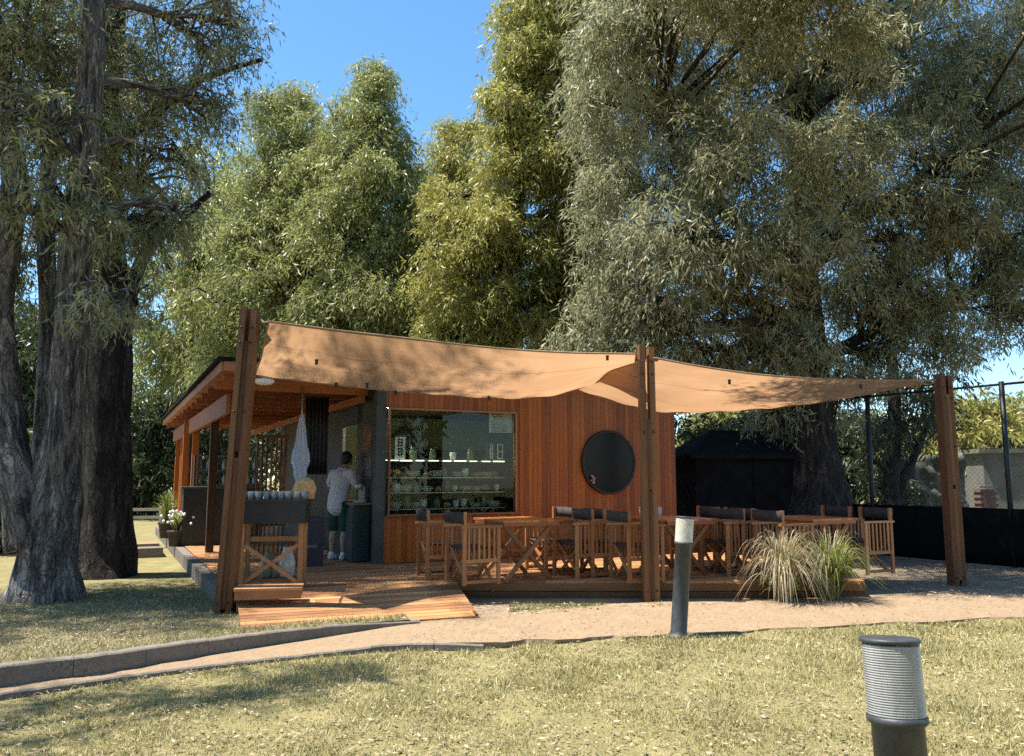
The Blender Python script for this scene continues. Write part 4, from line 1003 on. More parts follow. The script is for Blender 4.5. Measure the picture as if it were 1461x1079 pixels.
while k < L:
    for s_ in (1, -1):
        x0, z0, x1, z1 = (k, 0, k + hh, hh) if s_ > 0 else (k + hh, 0, k, hh)
        def cl(xa, za, xb, zb):
            pts = []
            t0_, t1_ = 0, 1
            if xa == xb: return None
            for lim, sg_ in ((0, 1), (L, -1)):
                da, db = (xa - lim) * sg_, (xb - lim) * sg_
                if da < 0 and db < 0: return None
                if da < 0: t0_ = max(t0_, da / (da - db))
                if db < 0: t1_ = min(t1_, da / (da - db))
            if t0_ >= t1_: return None
            return (xa + (xb - xa) * t0_, za + (zb - za) * t0_, xa + (xb - xa) * t1_, za + (zb - za) * t1_)
        r_ = cl(x0, z0, x1, z1)
        if r_: mb.beam(fa + ax * r_[0] + V((0, 0, r_[1])) + off, fa + ax * r_[2] + V((0, 0, r_[3])) + off, .0028, .0028)
    k += stp
build_in(mb, 'wire_mesh', 'wire', fn)
mb = MB(); mb.tube([fa + V((0, .06, hh)), fb + V((0, .06, hh))], .022, 8); build_in(mb, 'top_rail', 'black', fn)
pz = [ (P(1443, 700, 1).x - 0)]
def on_fence(px):
    r_ = (px - CX) / F * 1.0; # x/y approx ratio
    d = ray(px, 700); k_ = d.x / d.y; t = (k_ * fa.y - fa.x) / ((fb.x - fa.x) - k_ * (fb.y - fa.y)); return fa.lerp(fb, t)
for px in (1246, 1443, 1590):
    p = on_fence(px) + V((0, .06, 0)); mb = MB(); mb.tube([p - V((0, 0, .1)), p + V((0, 0, hh + .05))], .045, 12); build_in(mb, 'post', 'black', fn)
c = P(1325, 690, 21); c.z = 0; o = thing('grey_tarpaulin', c, 'crumpled grey tarpaulin hung behind the court fence', 'tarpaulin')
mb = MB(); vs = []; rg = random.Random(4)
for i in range(31):
    for j in range(15): vs.append(c + V((-.95 + 1.9 * i / 30, .10 * math.sin(i * .9 + j * .8) + .06 * math.sin(j * 1.7 + i * .3) + rg.uniform(-.03, .03), .1 + 2.15 * j / 14 - .1 * math.sin(i / 30 * 3.14) * j / 14)))
mb.add(vs, [(i * 15 + j, (i + 1) * 15 + j, (i + 1) * 15 + j + 1, i * 15 + j + 1) for i in range(30) for j in range(14)], None, .5, True); s = build_in(mb, 'cloth', 'tarp', o); s.modifiers.new('thick', 'SOLIDIFY').thickness = .01
mb = MB()
for x_ in (-.97, .97): mb.tube([c + V((x_, .15, 0)), c + V((x_, .15, 2.3))], .03, 8)
build_in(mb, 'pole', 'black', o)
c = P(1450, 690, 25); c.z = 0; o = thing('grey_outbuilding', c, 'low grey rendered outbuilding beyond the court fence', 'building')
mb = MB(); mb.box(c + V((.6, 0, 1.15)), (4.0, 3, 2.3), rotz(R(-10))); build_in(mb, 'wall', 'render', o); mb = MB(); mb.box(c + V((.6, 0, 2.36)), (4.3, 3.3, .12), rotz(R(-10))); build_in(mb, 'roof', 'tarp', o)
mb = MB(); r10 = rotz(R(-10)); mb.box(c + V((.6, 0, 0)) + r10 @ V((.9, -1.51, 1.2)), (.9, .04, .8), r10); build_in(mb, 'window', 'darkglass', o)
c = P(1405, 712, 21.5); o = thing('brick_pier', (c.x, c.y, 0), 'short red brick pier in front of the grey outbuilding', 'pier'); mb = MB()
for r_ in range(17):
    for k_ in range(2): mb.box((-.1 + .2 * k_ + (.05 if r_ % 2 else -.02), 0, .04 + .075 * r_), (.19, .38, .067))
mb.box((0, 0, .63), (.36, .34, 1.24), tone=.5); mb.build('bricks', 'brick', o); mb = MB(); mb.box((0, 0, 1.345), (.46, .44, .05)); mb.build('coping', 'concrete', o)

# ------------------------------------------------------------------ trees
DENS = 2.6
def crown_mesh(lobes, L, Wd, seed, lai=5.0, hang=1.0, csize=.5, per=46):
    rg = np.random.default_rng(seed); out = []; tones = []; cents = []
    for (c, r, dens) in lobes:
        area = math.pi * r[0] * r[2]; nl = int(area * lai * DENS * dens / (.52 * L * Wd)); ncl = max(6, int(nl / per)); nl = ncl * per
        d = rg.standard_normal((ncl, 3)); d /= np.linalg.norm(d, axis=1)[:, None]
        rad = rg.random(ncl) ** .40
        rad *= 1 + .16 * np.sin(d[:, 0] * 5 + seed) * np.cos(d[:, 2] * 6 + d[:, 1] * 4)
        cc = np.array(c) + d * rad[:, None] * np.array(r) * 1.05
        f1_ = np.sin(cc[:, 0] * 2.3 + 1.3 * np.sin(cc[:, 2] * 1.7 + seed)) * np.cos(cc[:, 2] * 2.6 + np.sin(cc[:, 1] * 2.1)) 
        kp = rg.random(ncl) < np.clip(.64 + .55 * f1_, .10, 1); 
        gx = cc[:, 0] - SUN.x / SUN.z * (cc[:, 2] - .24); gy = cc[:, 1] - SUN.y / SUN.z * (cc[:, 2] - .24)      # an open patch in the crowns lets the sun reach the ramp
        kp &= ~((gx > -2.9) & (gx < 1.5) & (gy > 7.9) & (gy < 9.9) & (cc[:, 0] < -2.5) & (rg.random(ncl) < .85))
        cc = cc[kp]; ncl = len(cc)
        cents.append(cc)
        ct = .5 + .15 * rg.standard_normal(ncl)
        sz = csize * rg.uniform(.6, 1.3, ncl)
        # strands
        ns = 6; sd = rg.standard_normal((ncl, ns, 3)); sd[..., 2] = sd[..., 2] * .5 + .1; sd /= np.linalg.norm(sd, axis=-1)[..., None]
        k = rg.integers(0, ns, (ncl, per)); t = rg.random((ncl, per)) ** .8
        dd = np.take_along_axis(sd, k[..., None].repeat(3, -1), 1)
        sl = sz[:, None] * (.7 + .3 * np.sin(k * 2.1))
        pos = cc[:, None] + dd * (sl * t)[..., None]
        pos[..., 2] -= hang * sl * .95 * t ** 2
        pos += rg.standard_normal(pos.shape) * .035 * csize / .5
        ld = dd * .55 + rg.standard_normal(pos.shape) * .48; ld[..., 2] -= hang * (.35 + .8 * t); ld /= np.linalg.norm(ld, axis=-1)[..., None]
        ax2 = rg.standard_normal(pos.shape); s = np.cross(ld, ax2); s /= np.linalg.norm(s, axis=-1)[..., None] + 1e-9
        ll = L * rg.uniform(.4, 1.45, (ncl, per, 1)); ww = Wd * rg.uniform(.7, 1.2, (ncl, per, 1)) * .5
        q = np.stack([pos, pos + ld * ll * .42 + s * ww, pos + ld * ll, pos + ld * ll * .42 - s * ww], 2).reshape(-1, 4, 3)
        out.append(q); tones.append((ct[:, None] + .17 * rg.standard_normal((ncl, per))).ravel())
    return np.concatenate(out), np.concatenate(tones), cents

def tree(name, base, stems, lobes, mats, label, L, Wd, seed, lai=5, hang=1.0, csize=.5, limb=True, cat='tree', group=None, per=46, twigs=24, bumps=0):
    """stems: list of (points, radii) in world space; lobes in world space."""
    o = thing(name, base, label, cat, group); b = V(base); rg = random.Random(seed)
    mb = MB()
    for pts, rad in stems:
        # refine with wobble
        P2_, R2 = [], []
        for i in range(len(pts) - 1):
            for k in range(6):
                t = k / 6; P2_.append(V(pts[i]).lerp(V(pts[i + 1]), t)); R2.append(rad[i] * (1 - t) + rad[i + 1] * t)
        P2_.append(V(pts[-1])); R2.append(rad[-1])
        for _ in range(2): P2_ = [P2_[0]] + [(P2_[i - 1] + P2_[i] * 2 + P2_[i + 1]) / 4 for i in range(1, len(P2_) - 1)] + [P2_[-1]]
        mb.tube(P2_, R2, 18, wob=.13)
    if bumps:
        ex = []
        for (c, r, dn) in lobes:
            for _ in range(bumps):
                d = V((rg.gauss(0, 1), rg.gauss(0, 1) - .3, rg.gauss(0, .8))).normalized(); f_ = rg.uniform(.26, .46)
                ex.append((tuple(V(c) + V((d.x * r[0], d.y * r[1], d.z * r[2])) * rg.uniform(.85, 1.12)), (r[0] * f_, r[1] * f_, r[2] * f_ * .8), dn * .95))
        lobes = lobes + ex
    q, tn, cents = crown_mesh(lobes, L, Wd, seed, lai, hang, csize, per)
    if limb:
        allp = [(V(p), r) for pts, rad in stems for p, r in zip(pts, rad)]
        dense = []
        for pts, rad in stems:
            for i in range(len(pts) - 1):
                for k in range(5): t = k / 5; dense.append((V(pts[i]).lerp(V(pts[i + 1]), t), rad[i] * (1 - t) + rad[i + 1] * t))
        for (c, r, dn), cc in zip(lobes, cents):
            c = V(c); best = min(dense, key=lambda pr: (pr[0] - c).length + (3 if pr[0].z > c.z - .2 else 0) * .6)
            p0, r0 = best; r0 = min(r0 * .5, .11 + .02 * max(r)); r0 = min(r0, .05) if (c - p0).length > 3.5 else r0; mid = p0.lerp(c, .5) + V((rg.uniform(-.3, .3), rg.uniform(-.3, .3), rg.uniform(.1, .5))) * min(1, (c - p0).length / 3)
            mb.tube([p0, p0.lerp(mid, .5) + V((0, 0, .05)), mid, mid.lerp(c, .5) + V((0, 0, .08)), c], [r0, r0 * .85, r0 * .65, r0 * .5, r0 * .35], 8)
            for k in range(min(twigs, len(cc))):
                e_ = V(cc[rg.randrange(len(cc))]); s_ = mid.lerp(c, rg.uniform(.1, 1)); m_ = s_.lerp(e_, .5) + V((rg.uniform(-.15, .15), rg.uniform(-.15, .15), rg.uniform(.05, .3)))
                mb.tube([s_, m_, e_], [r0 * .28, r0 * .2, .008], 5, cap=False)
    build_in(mb, 'trunk', mats[0], o)
    q = q - np.array(b); quads('crown', q, tn, mats[1], o)
    return o

def lob(px, py, Y, rx, rz, ry, dens=1.0):
    c = P(px, py, Y); k = Y / F; return (tuple(c), (rx * k, ry, rz * k), dens)
def stem(pts, Y):
    """pts: (px, py, r_px[, dY])"""
    w_ = [P(p[0], p[1], Y + (p[3] if len(p) > 3 else 0)) for p in pts]; return (w_, [p[2] * Y / F for p in pts])

NL = 0
def T(*a, **k):
    global NL
    o = tree(*a, **k); NL += len(o.children[-1].data.polygons) if o.children[-1].name.startswith('crown') else 0; return o

# A: big multi-stemmed eucalyptus at the left
YA = 10.3
bA = G(70, 850, .08)
stA = [stem([(62, 864, 56), (64, 838, 45), (66, 790, 40), (72, 735, 38), (84, 670, 31), (95, 590, 26), (102, 470, 23), (108, 350, 21), (122, 220, 21), (130, 100, 18), (136, -60, 14), (150, -300, 10), (160, -600, 6)], YA),
       stem([(46, 780, 30, -.15), (32, 715, 28, -.15), (12, 640, 24, -.1), (4, 560, 22), (-2, 450, 19), (12, 340, 19), (22, 270, 17), (10, 150, 14), (-20, -50, 11), (-60, -300, 6)], YA),
       stem([(60, 800, 30, .4), (62, 640, 16, .5), (70, 480, 14, .6), (66, 330, 12, .7), (74, 150, 10, .8), (60, -100, 7, .8)], YA)]
lA = [lob(30, 60, YA, 130, 130, 1.6, 0.31), lob(160, 60, YA + 1.6, 120, 130, 1.5, 0.37), lob(70, 210, YA + .6, 120, 110, 1.5, 0.34), lob(200, 190, YA + 1.3, 90, 100, 1.2, 0.34), lob(290, 60, YA + 1.4, 75, 90, 1.0, 0.34),
      lob(340, 40, YA + 1.5, 42, 60, .7, 0.22), lob(60, 345, YA + .9, 100, 70, 1.0, 0.31), lob(190, 330, YA + .7, 60, 60, .8, 0.28), lob(140, 425, YA - .6, 60, 45, .6, 0.25), lob(20, 400, YA + .6, 60, 60, .8, 0.31),
      lob(250, 300, YA + .6, 38, 28, .5, 0.19), lob(290, 165, YA + 1.4, 45, 45, .7, 0.25), lob(190, 440, YA + 1, 30, 40, .4, 0.19), lob(105, 290, YA - .7, 75, 80, .5, 0.25), lob(60, 170, YA - .9, 110, 90, .7, 0.25), lob(20, 300, YA - .6, 50, 60, .5, 0.25), lob(215, 330, YA + .8, 55, 40, .6, 0.25), lob(240, 230, YA + 1.2, 50, 50, .7, 0.28),
      # above the frame, shading the ground
      lob(60, -250, YA, 190, 150, 2.2, .55), lob(-150, 0, YA, 150, 200, 2.0, .5), lob(130, -520, YA, 200, 130, 2.0, .5), lob(-120, -330, YA - 1, 160, 150, 2, .5)]
lA += [((-8.3, 8.6, 8.4), (1.7, 1.5, 1.1), .5), ((-7.4, 10.2, 7.6), (1.5, 1.2, 1.0), .4), ((-9.2, 7.2, 7.5), (1.4, 1.3, 1.0), .5)]
T('eucalyptus_tree', tuple(bA), stA, lA, ('bark', 'leaf_olive'), 'huge grey barked eucalyptus with several stems at the left', .13, .023, 11, lai=3.6, csize=.42)
T('shade_tree', (-9.6, 3.4, -.15), [([V((-9.6, 3.4, -.3)), V((-9.4, 3.5, 4)), V((-8.8, 3.9, 7.2)), V((-8.4, 4.2, 9.5))], [.3, .22, .15, .06])],
  [((-6.3, 6.05, 9.2), (1.1, .40, .45), .34), ((-5.1, 6.7, 8.6), (.8, .3, .35), .26), ((-8.4, 5.2, 9.6), (1.5, 1.0, .9), .5), ((-8.8, 3.2, 9.8), (1.6, 1.3, 1.1), .5)],
  ('bark', 'leaf_olive'), 'tall tree out at the left whose branch shades the lawn', .14, .03, 60, lai=3.4, csize=.45)
# B: dark trunk behind it
bB = G(146, 822, .06); YB = bB.y
stB = [stem([(146, 840, 52), (146, 805, 42), (148, 740, 37), (150, 640, 36), (152, 520, 34), (152, 420, 30), (150, 300, 24), (156, 150, 18), (170, -80, 12), (180, -300, 7)], YB),
       stem([(176, 470, 12), (190, 400, 10), (212, 350, 8), (250, 320, 6), (300, 275, 4)], YB), stem([(160, 210, 12), (215, 165, 8), (280, 115, 6), (330, 98, 4), (375, 85, 2.5)], YB)]
lB = [lob(120, 120, YB + .5, 110, 130, 1.5, 0.40), lob(200, 260, YB + .5, 80, 90, 1.2, 0.40), lob(255, 140, YB, 70, 60, 1, 0.36), lob(330, 80, YB, 55, 50, .8, 0.28), lob(260, 310, YB, 50, 36, .7, 0.24), lob(185, 420, YB + .2, 36, 40, .5, 0.28),
      lob(160, -150, YB, 200, 150, 2.2, 0.40), lob(300, -120, YB, 100, 90, 1.6, 0.36)]
T('eucalyptus_tree', tuple(bB), stB, lB, ('darkbark', 'leaf_olive'), 'dark trunked eucalyptus standing just behind the grey stems', .13, .023, 12, lai=3.6, csize=.45)
# C, D: pale green pair in the middle
YC = 25
T('poplar_tree', tuple(G(415, 712, 0)), [stem([(415, 735, 16), (416, 560, 13), (415, 400, 10), (418, 250, 7), (420, 130, 3)], YC)],
  [lob(425, 140, YC, 30, 30, .9), lob(412, 195, YC, 55, 55, 1.4), lob(440, 235, YC, 50, 60, 1.4), lob(385, 260, YC, 60, 60, 1.6), lob(370, 340, YC, 75, 75, 1.9), lob(440, 350, YC, 80, 80, 1.9), lob(360, 430, YC, 85, 75, 2.0), lob(430, 470, YC, 80, 80, 1.8), lob(340, 510, YC, 70, 60, 1.5)],
  ('redbark', 'leaf_green'), 'pale green tree with rounded top left of the tallest middle crown', .17, .038, 21, lai=4.6, bumps=2, csize=.7)
YD = 23
T('poplar_tree', tuple(G(535, 715, 0)), [stem([(535, 740, 18), (534, 560, 14), (530, 400, 11), (528, 250, 7), (530, 110, 3)], YD)],
  [lob(532, 118, YD, 32, 30, .9), lob(525, 165, YD, 52, 50, 1.3), lob(545, 215, YD, 45, 55, 1.3), lob(500, 225, YD, 50, 55, 1.4), lob(525, 290, YD, 72, 70, 1.8), lob(480, 330, YD, 60, 70, 1.6), lob(560, 350, YD, 55, 70, 1.6), lob(520, 420, YD, 85, 80, 2.0), lob(470, 450, YD, 60, 60, 1.5), lob(560, 450, YD, 60, 60, 1.4), lob(590, 300, YD + 1, 35, 70, 1.2, .8), lob(600, 400, YD + 1.5, 40, 70, 1.3, .8), lob(450, 270, YD + 1, 50, 70, 1.4), lob(400, 400, YD + .5, 60, 80, 1.6)],
  ('redbark', 'leaf_green'), 'tall pale green tree with the narrow pointed crown against the sky', .17, .038, 22, lai=4.6, bumps=2, csize=.7)
# E: behind, in the sky notch
YE = 27
T('bushy_tree', tuple(G(607, 710, 0)), [stem([(607, 735, 15), (606, 560, 13), (604, 440, 12), (606, 380, 10), (625, 300, 7), (645, 200, 3)], YE)],
  [lob(650, 195, YE, 42, 32, 1.2), lob(640, 245, YE, 50, 45, 1.4, .9), lob(615, 290, YE, 40, 50, 1.3, .8), lob(665, 290, YE, 50, 60, 1.5, .8), lob(600, 350, YE, 40, 40, 1.2, .7), lob(640, 480, YE, 60, 40, 1.4)],
  ('redbark', 'leaf_yellow'), 'thin yellowish tree with red brown trunk behind the sky notch', .19, .040, 23, lai=4.2, bumps=2, csize=.75)
# F: yellow green
YF = 20.5
T('bushy_tree', tuple(G(700, 715, 0)), [stem([(700, 740, 20), (702, 560, 16), (715, 430, 13), (735, 300, 10), (760, 150, 8), (780, -50, 5), (790, -200, 3)], YF)],
  [lob(640, 400, YF, 55, 60, 1.2), lob(690, 330, YF, 65, 65, 1.4), lob(660, 450, YF, 60, 50, 1.2), lob(730, 440, YF, 70, 60, 1.4), lob(750, 360, YF, 55, 55, 1.3, .8), lob(720, 245, YF, 60, 60, 1.4), lob(745, 170, YF, 50, 60, 1.3, .9), lob(735, 90, YF, 40, 60, 1.1, .8), lob(790, 210, YF, 60, 70, 1.4, .9), lob(775, 30, YF, 60, 70, 1.4, .8), lob(740, 10, YF, 38, 40, .9, .9), lob(715, 130, YF, 30, 40, .8, .8), lob(800, 120, YF, 60, 60, 1.3), lob(640, 300, YF + 1, 45, 50, 1.2, .8), lob(820, 320, YF + .5, 55, 70, 1.3, .9), lob(800, 430, YF + .3, 60, 60, 1.3), lob(835, 220, YF + 1, 70, 110, 1.6, .9), lob(840, 60, YF + 1, 70, 110, 1.6, .9), lob(830, 390, YF + 1, 70, 90, 1.6, .9), lob(870, 470, YF + 1, 60, 50, 1.5), lob(640, 480, YF, 50, 30, 1.1), lob(790, -90, YF, 70, 60, 1.5, .8)],
  ('darkbark', 'leaf_yellow'), 'bright yellow green tree rising behind the large sail', .165, .036, 24, lai=4.4, bumps=2, csize=.6)
# G: the great grey green eucalyptus on the right
YG = 16.8
bG = G(1168, 742, .06)
stG = [stem([(1172, 775, 62), (1168, 740, 48), (1165, 690, 36), (1160, 620, 32), (1154, 540, 27), (1149, 450, 23), (1143, 300, 18), (1138, 150, 15), (1134, 0, 13), (1130, -200, 9), (1128, -450, 5)], YG),
       stem([(1150, 430, 14), (1060, 330, 10), (980, 250, 8), (930, 150, 5)], YG - .8), stem([(1147, 360, 13), (1240, 300, 10), (1330, 250, 7), (1400, 180, 4)], YG), stem([(1158, 520, 9), (1250, 470, 7), (1330, 440, 5), (1400, 420, 3)], YG + .4)]
lG = [lob(890, 50, YG - 2, 75, 80, .9, .8), lob(960, 0, YG - 2, 70, 60, .9, .8), lob(1445, 160, YG - .6, 60, 60, 1.2, .8), lob(1455, 400, YG, 50, 60, 1.2, .7), lob(1430, 470, YG + .3, 36, 36, .9, .5), lob(1200, 420, YG + .3, 45, 50, 1.0, .7), lob(1290, 300, YG - .6, 60, 50, 1.1, .7), lob(1380, 300, YG - .6, 60, 50, 1.1, .7), lob(1300, 410, YG, 60, 40, 1.0, .7), lob(1200, 310, YG, 50, 50, 1.0, .7), lob(930, 60, YG, 95, 90, 1.8, .75), lob(870, 150, YG + .5, 75, 90, 1.5, .75), lob(960, 190, YG - 1.2, 95, 85, 1.6, .8), lob(1060, 100, YG, 100, 100, 2.0, .8), lob(1060, 230, YG - 1.6, 100, 80, 1.6, .85), lob(1180, 90, YG + .3, 100, 100, 2.0, .75), lob(1290, 70, YG, 100, 100, 2.0, .7), lob(1400, 90, YG, 95, 100, 2.0, .7),
      lob(1180, 240, YG - 1.2, 95, 80, 1.6, .8), lob(1300, 220, YG - .3, 90, 80, 1.6, .7), lob(1410, 220, YG, 80, 70, 1.5, .6), lob(880, 290, YG, 70, 80, 1.5, .8), lob(960, 330, YG - 1.6, 85, 75, 1.5, .85), lob(1060, 350, YG - 1.8, 85, 70, 1.5, .85), lob(1150, 350, YG - 1.4, 70, 65, 1.3, .7),
      lob(890, 420, YG, 70, 65, 1.3, .8), lob(980, 440, YG - .8, 80, 55, 1.4, .85), lob(1070, 450, YG - .6, 70, 55, 1.2, .8), lob(840, 470, YG + .6, 55, 45, 1.2, .8), lob(1120, 480, YG, 45, 40, 1, .7), lob(900, 495, YG, 60, 32, 1.1, .8), lob(990, 505, YG - .3, 60, 32, 1.1, .8), lob(1080, 510, YG - .6, 55, 34, 1.0, .8), lob(1205, 555, YG - .2, 34, 40, .8, .6), lob(1100, 590, YG, 45, 34, .8, .6), lob(1165, 500, YG - 1.2, 40, 40, .6, .5),
      lob(1250, 360, YG + .6, 60, 50, 1.2, 0.52), lob(1340, 350, YG + .6, 70, 55, 1.3, 0.57), lob(1430, 340, YG + .6, 55, 60, 1.2, 0.60), lob(1240, 450, YG + .4, 60, 50, 1.2, 0.68), lob(1330, 450, YG + .4, 65, 50, 1.2, 0.75), lob(1390, 420, YG + .5, 50, 45, 1.0, 0.60), lob(1270, 510, YG + .4, 50, 35, 1.0, 0.75), lob(1350, 505, YG + .3, 38, 30, .8, 0.68), lob(1190, 515, YG + .8, 30, 30, .8, 0.60),
      lob(950, -90, YG, 140, 90, 2.4, .7), lob(1130, -110, YG, 150, 100, 2.6, .7), lob(1320, -100, YG, 150, 100, 2.6, .7), lob(1180, -320, YG, 220, 120, 3, .6), lob(1520, 60, YG, 90, 140, 2.2, .6), lob(1530, 280, YG - 1, 90, 110, 2.2, .6)]
lG += [((4.2, 13.2, 10.2), (1.6, 1.0, .8), .9), ((1.7, 11.1, 10.7), (1.5, .9, .6), 1.3), ((3.4, 11.6, 10.5), (1.4, 1.1, .7), 1.3), ((5.4, 11.0, 10.5), (1.6, 1.4, .8), 1.4), ((7.4, 11.4, 10.3), (1.7, 1.4, .9), 1.3), ((10.4, 11.4, 8.6), (1.8, 1.5, 1.0), .8), ((5.2, 13.4, 9.8), (1.4, .9, .8), .5), ((2.2, 12.2, 9.8), (1.2, .9, .6), .5)]
T('eucalyptus_tree', tuple(bG), stG, lG, ('darkbark', 'leaf_grey'), 'enormous grey green eucalyptus with drooping leaves behind the kiosk', .165, .029, 25, lai=4.4, bumps=1, csize=.55)
# slender trees at right
Y1 = 19
T('slender_tree', tuple(G(1272, 742, 0)), [stem([(1268, 760, 15), (1272, 690, 11), (1278, 620, 9), (1274, 540, 8), (1270, 470, 6)], Y1), stem([(1262, 760, 6), (1290, 680, 7), (1310, 640, 5), (1330, 590, 3)], Y1)],
  [lob(1250, 610, Y1, 50, 40, 1.0, .5), lob(1300, 600, Y1, 45, 45, 1.0, .6), lob(1240, 660, Y1, 30, 30, .8, .4), lob(1310, 550, Y1, 45, 35, 1, .5), lob(1270, 560, Y1, 40, 30, 1, .5)],
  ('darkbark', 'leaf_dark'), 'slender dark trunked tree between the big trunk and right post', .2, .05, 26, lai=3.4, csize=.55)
YT = 20.5
T('leafy_shrub', tuple(G(1215, 738, 0)), [stem([(1215, 765, 8), (1216, 700, 6), (1220, 640, 4)], YT)],
  [lob(1215, 690, YT, 50, 50, 1.1), lob(1225, 620, YT, 40, 40, 1.0, .8), lob(1265, 700, YT, 35, 40, .9, .8), lob(1130, 690, YT + 1, 40, 60, 1.0), lob(1000, 620, YT + .6, 45, 30, 1.0, .9), lob(1085, 610, YT + .6, 50, 36, 1.0, .9), lob(1140, 600, YT + 1, 45, 50, 1.1, .8)],
  ('darkbark', 'leaf_dark'), 'dark low shrub growing behind the shed and the great trunk', .18, .05, 36, lai=3.4, csize=.5, cat='shrub')
Y2 = 27
T('round_tree', tuple(G(1400, 708, 0)), [stem([(1400, 735, 10), (1400, 660, 8), (1405, 580, 4)], Y2)],
  [lob(1380, 610, Y2, 55, 55, 1.8), lob(1430, 600, Y2, 55, 45, 1.8), lob(1330, 640, Y2, 50, 45, 1.6), lob(1400, 660, Y2, 80, 45, 1.8), lob(1480, 630, Y2, 50, 60, 1.8)],
  ('darkbark', 'leaf_yellow'), 'bright green tree beyond the court fence at right edge', .26, .07, 27, lai=4.2, csize=.8)
Y3 = 29
T('round_tree', tuple(G(1040, 706, 0)), [stem([(1040, 735, 10), (1040, 620, 7), (1042, 560, 4)], Y3)],
  [lob(1010, 600, Y3, 45, 35, 1.5), lob(1070, 605, Y3, 45, 35, 1.5), lob(1040, 560, Y3, 50, 40, 1.5), lob(1110, 630, Y3, 40, 40, 1.5), lob(980, 640, Y3, 40, 50, 1.5)],
  ('darkbark', 'leaf_green'), 'green tree seen above the black shed roof', .28, .075, 28, lai=4.0, csize=.8)
# left background
Y4 = 28
T('bushy_tree', tuple(G(275, 708, 0)), [stem([(275, 735, 12), (272, 560, 10), (280, 420, 7), (300, 300, 4)], Y4), stem([(274, 520, 7), (250, 430, 5), (235, 360, 3)], Y4)],
  [lob(305, 235, Y4, 42, 40, 1.2, .7), lob(285, 280, Y4, 46, 40, 1.3, .7), lob(320, 340, Y4, 55, 70, 1.6, .8), lob(250, 400, Y4, 55, 46, 1.6, .7), lob(270, 350, Y4, 40, 40, 1.4, .5), lob(310, 420, Y4, 52, 52, 1.7, .7), lob(240, 500, Y4, 55, 55, 1.8, .8), lob(300, 500, Y4, 60, 55, 1.8, .8), lob(200, 480, Y4, 40, 40, 1.5, .5)],
  ('darkbark', 'leaf_green'), 'airy green tree between the left trunks and the leaning post', .26, .06, 29, lai=4.0, bumps=2, csize=.8)
Y5 = 31
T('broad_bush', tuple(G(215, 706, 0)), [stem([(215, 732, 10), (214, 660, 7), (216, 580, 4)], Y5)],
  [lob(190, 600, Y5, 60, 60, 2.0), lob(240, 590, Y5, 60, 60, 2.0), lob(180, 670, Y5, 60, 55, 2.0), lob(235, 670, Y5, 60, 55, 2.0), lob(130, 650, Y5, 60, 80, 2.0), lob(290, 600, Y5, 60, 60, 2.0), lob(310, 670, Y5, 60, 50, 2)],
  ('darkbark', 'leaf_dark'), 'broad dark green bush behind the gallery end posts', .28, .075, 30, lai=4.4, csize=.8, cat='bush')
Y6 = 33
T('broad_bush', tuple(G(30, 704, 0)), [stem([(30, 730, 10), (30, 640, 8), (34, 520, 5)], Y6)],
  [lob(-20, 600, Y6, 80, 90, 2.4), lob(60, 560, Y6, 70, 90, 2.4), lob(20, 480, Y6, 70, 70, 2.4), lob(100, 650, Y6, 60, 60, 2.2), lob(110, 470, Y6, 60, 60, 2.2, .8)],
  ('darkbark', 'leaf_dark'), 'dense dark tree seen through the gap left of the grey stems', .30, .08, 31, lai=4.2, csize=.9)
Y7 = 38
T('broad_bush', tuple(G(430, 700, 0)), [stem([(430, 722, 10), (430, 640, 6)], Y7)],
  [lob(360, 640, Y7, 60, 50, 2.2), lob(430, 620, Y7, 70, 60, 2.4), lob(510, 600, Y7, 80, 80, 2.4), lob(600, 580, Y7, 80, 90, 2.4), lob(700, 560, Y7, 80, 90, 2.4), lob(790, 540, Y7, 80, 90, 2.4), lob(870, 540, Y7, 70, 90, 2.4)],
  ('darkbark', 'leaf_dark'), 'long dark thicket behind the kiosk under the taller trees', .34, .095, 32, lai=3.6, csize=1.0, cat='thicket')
# unseen trees, added behind the viewer to darken the kiosk glass reflection
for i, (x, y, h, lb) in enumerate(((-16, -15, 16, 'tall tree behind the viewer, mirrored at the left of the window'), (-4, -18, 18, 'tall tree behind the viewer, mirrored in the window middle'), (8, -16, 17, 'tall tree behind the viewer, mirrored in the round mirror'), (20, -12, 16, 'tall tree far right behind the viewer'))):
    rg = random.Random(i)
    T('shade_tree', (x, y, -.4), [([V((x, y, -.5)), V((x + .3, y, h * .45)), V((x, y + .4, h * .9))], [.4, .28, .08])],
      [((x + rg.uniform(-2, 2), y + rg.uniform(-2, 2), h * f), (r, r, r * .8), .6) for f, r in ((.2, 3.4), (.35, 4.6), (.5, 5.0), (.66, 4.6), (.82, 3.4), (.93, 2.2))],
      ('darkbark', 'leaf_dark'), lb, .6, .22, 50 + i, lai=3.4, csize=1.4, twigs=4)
print('leaves', NL)

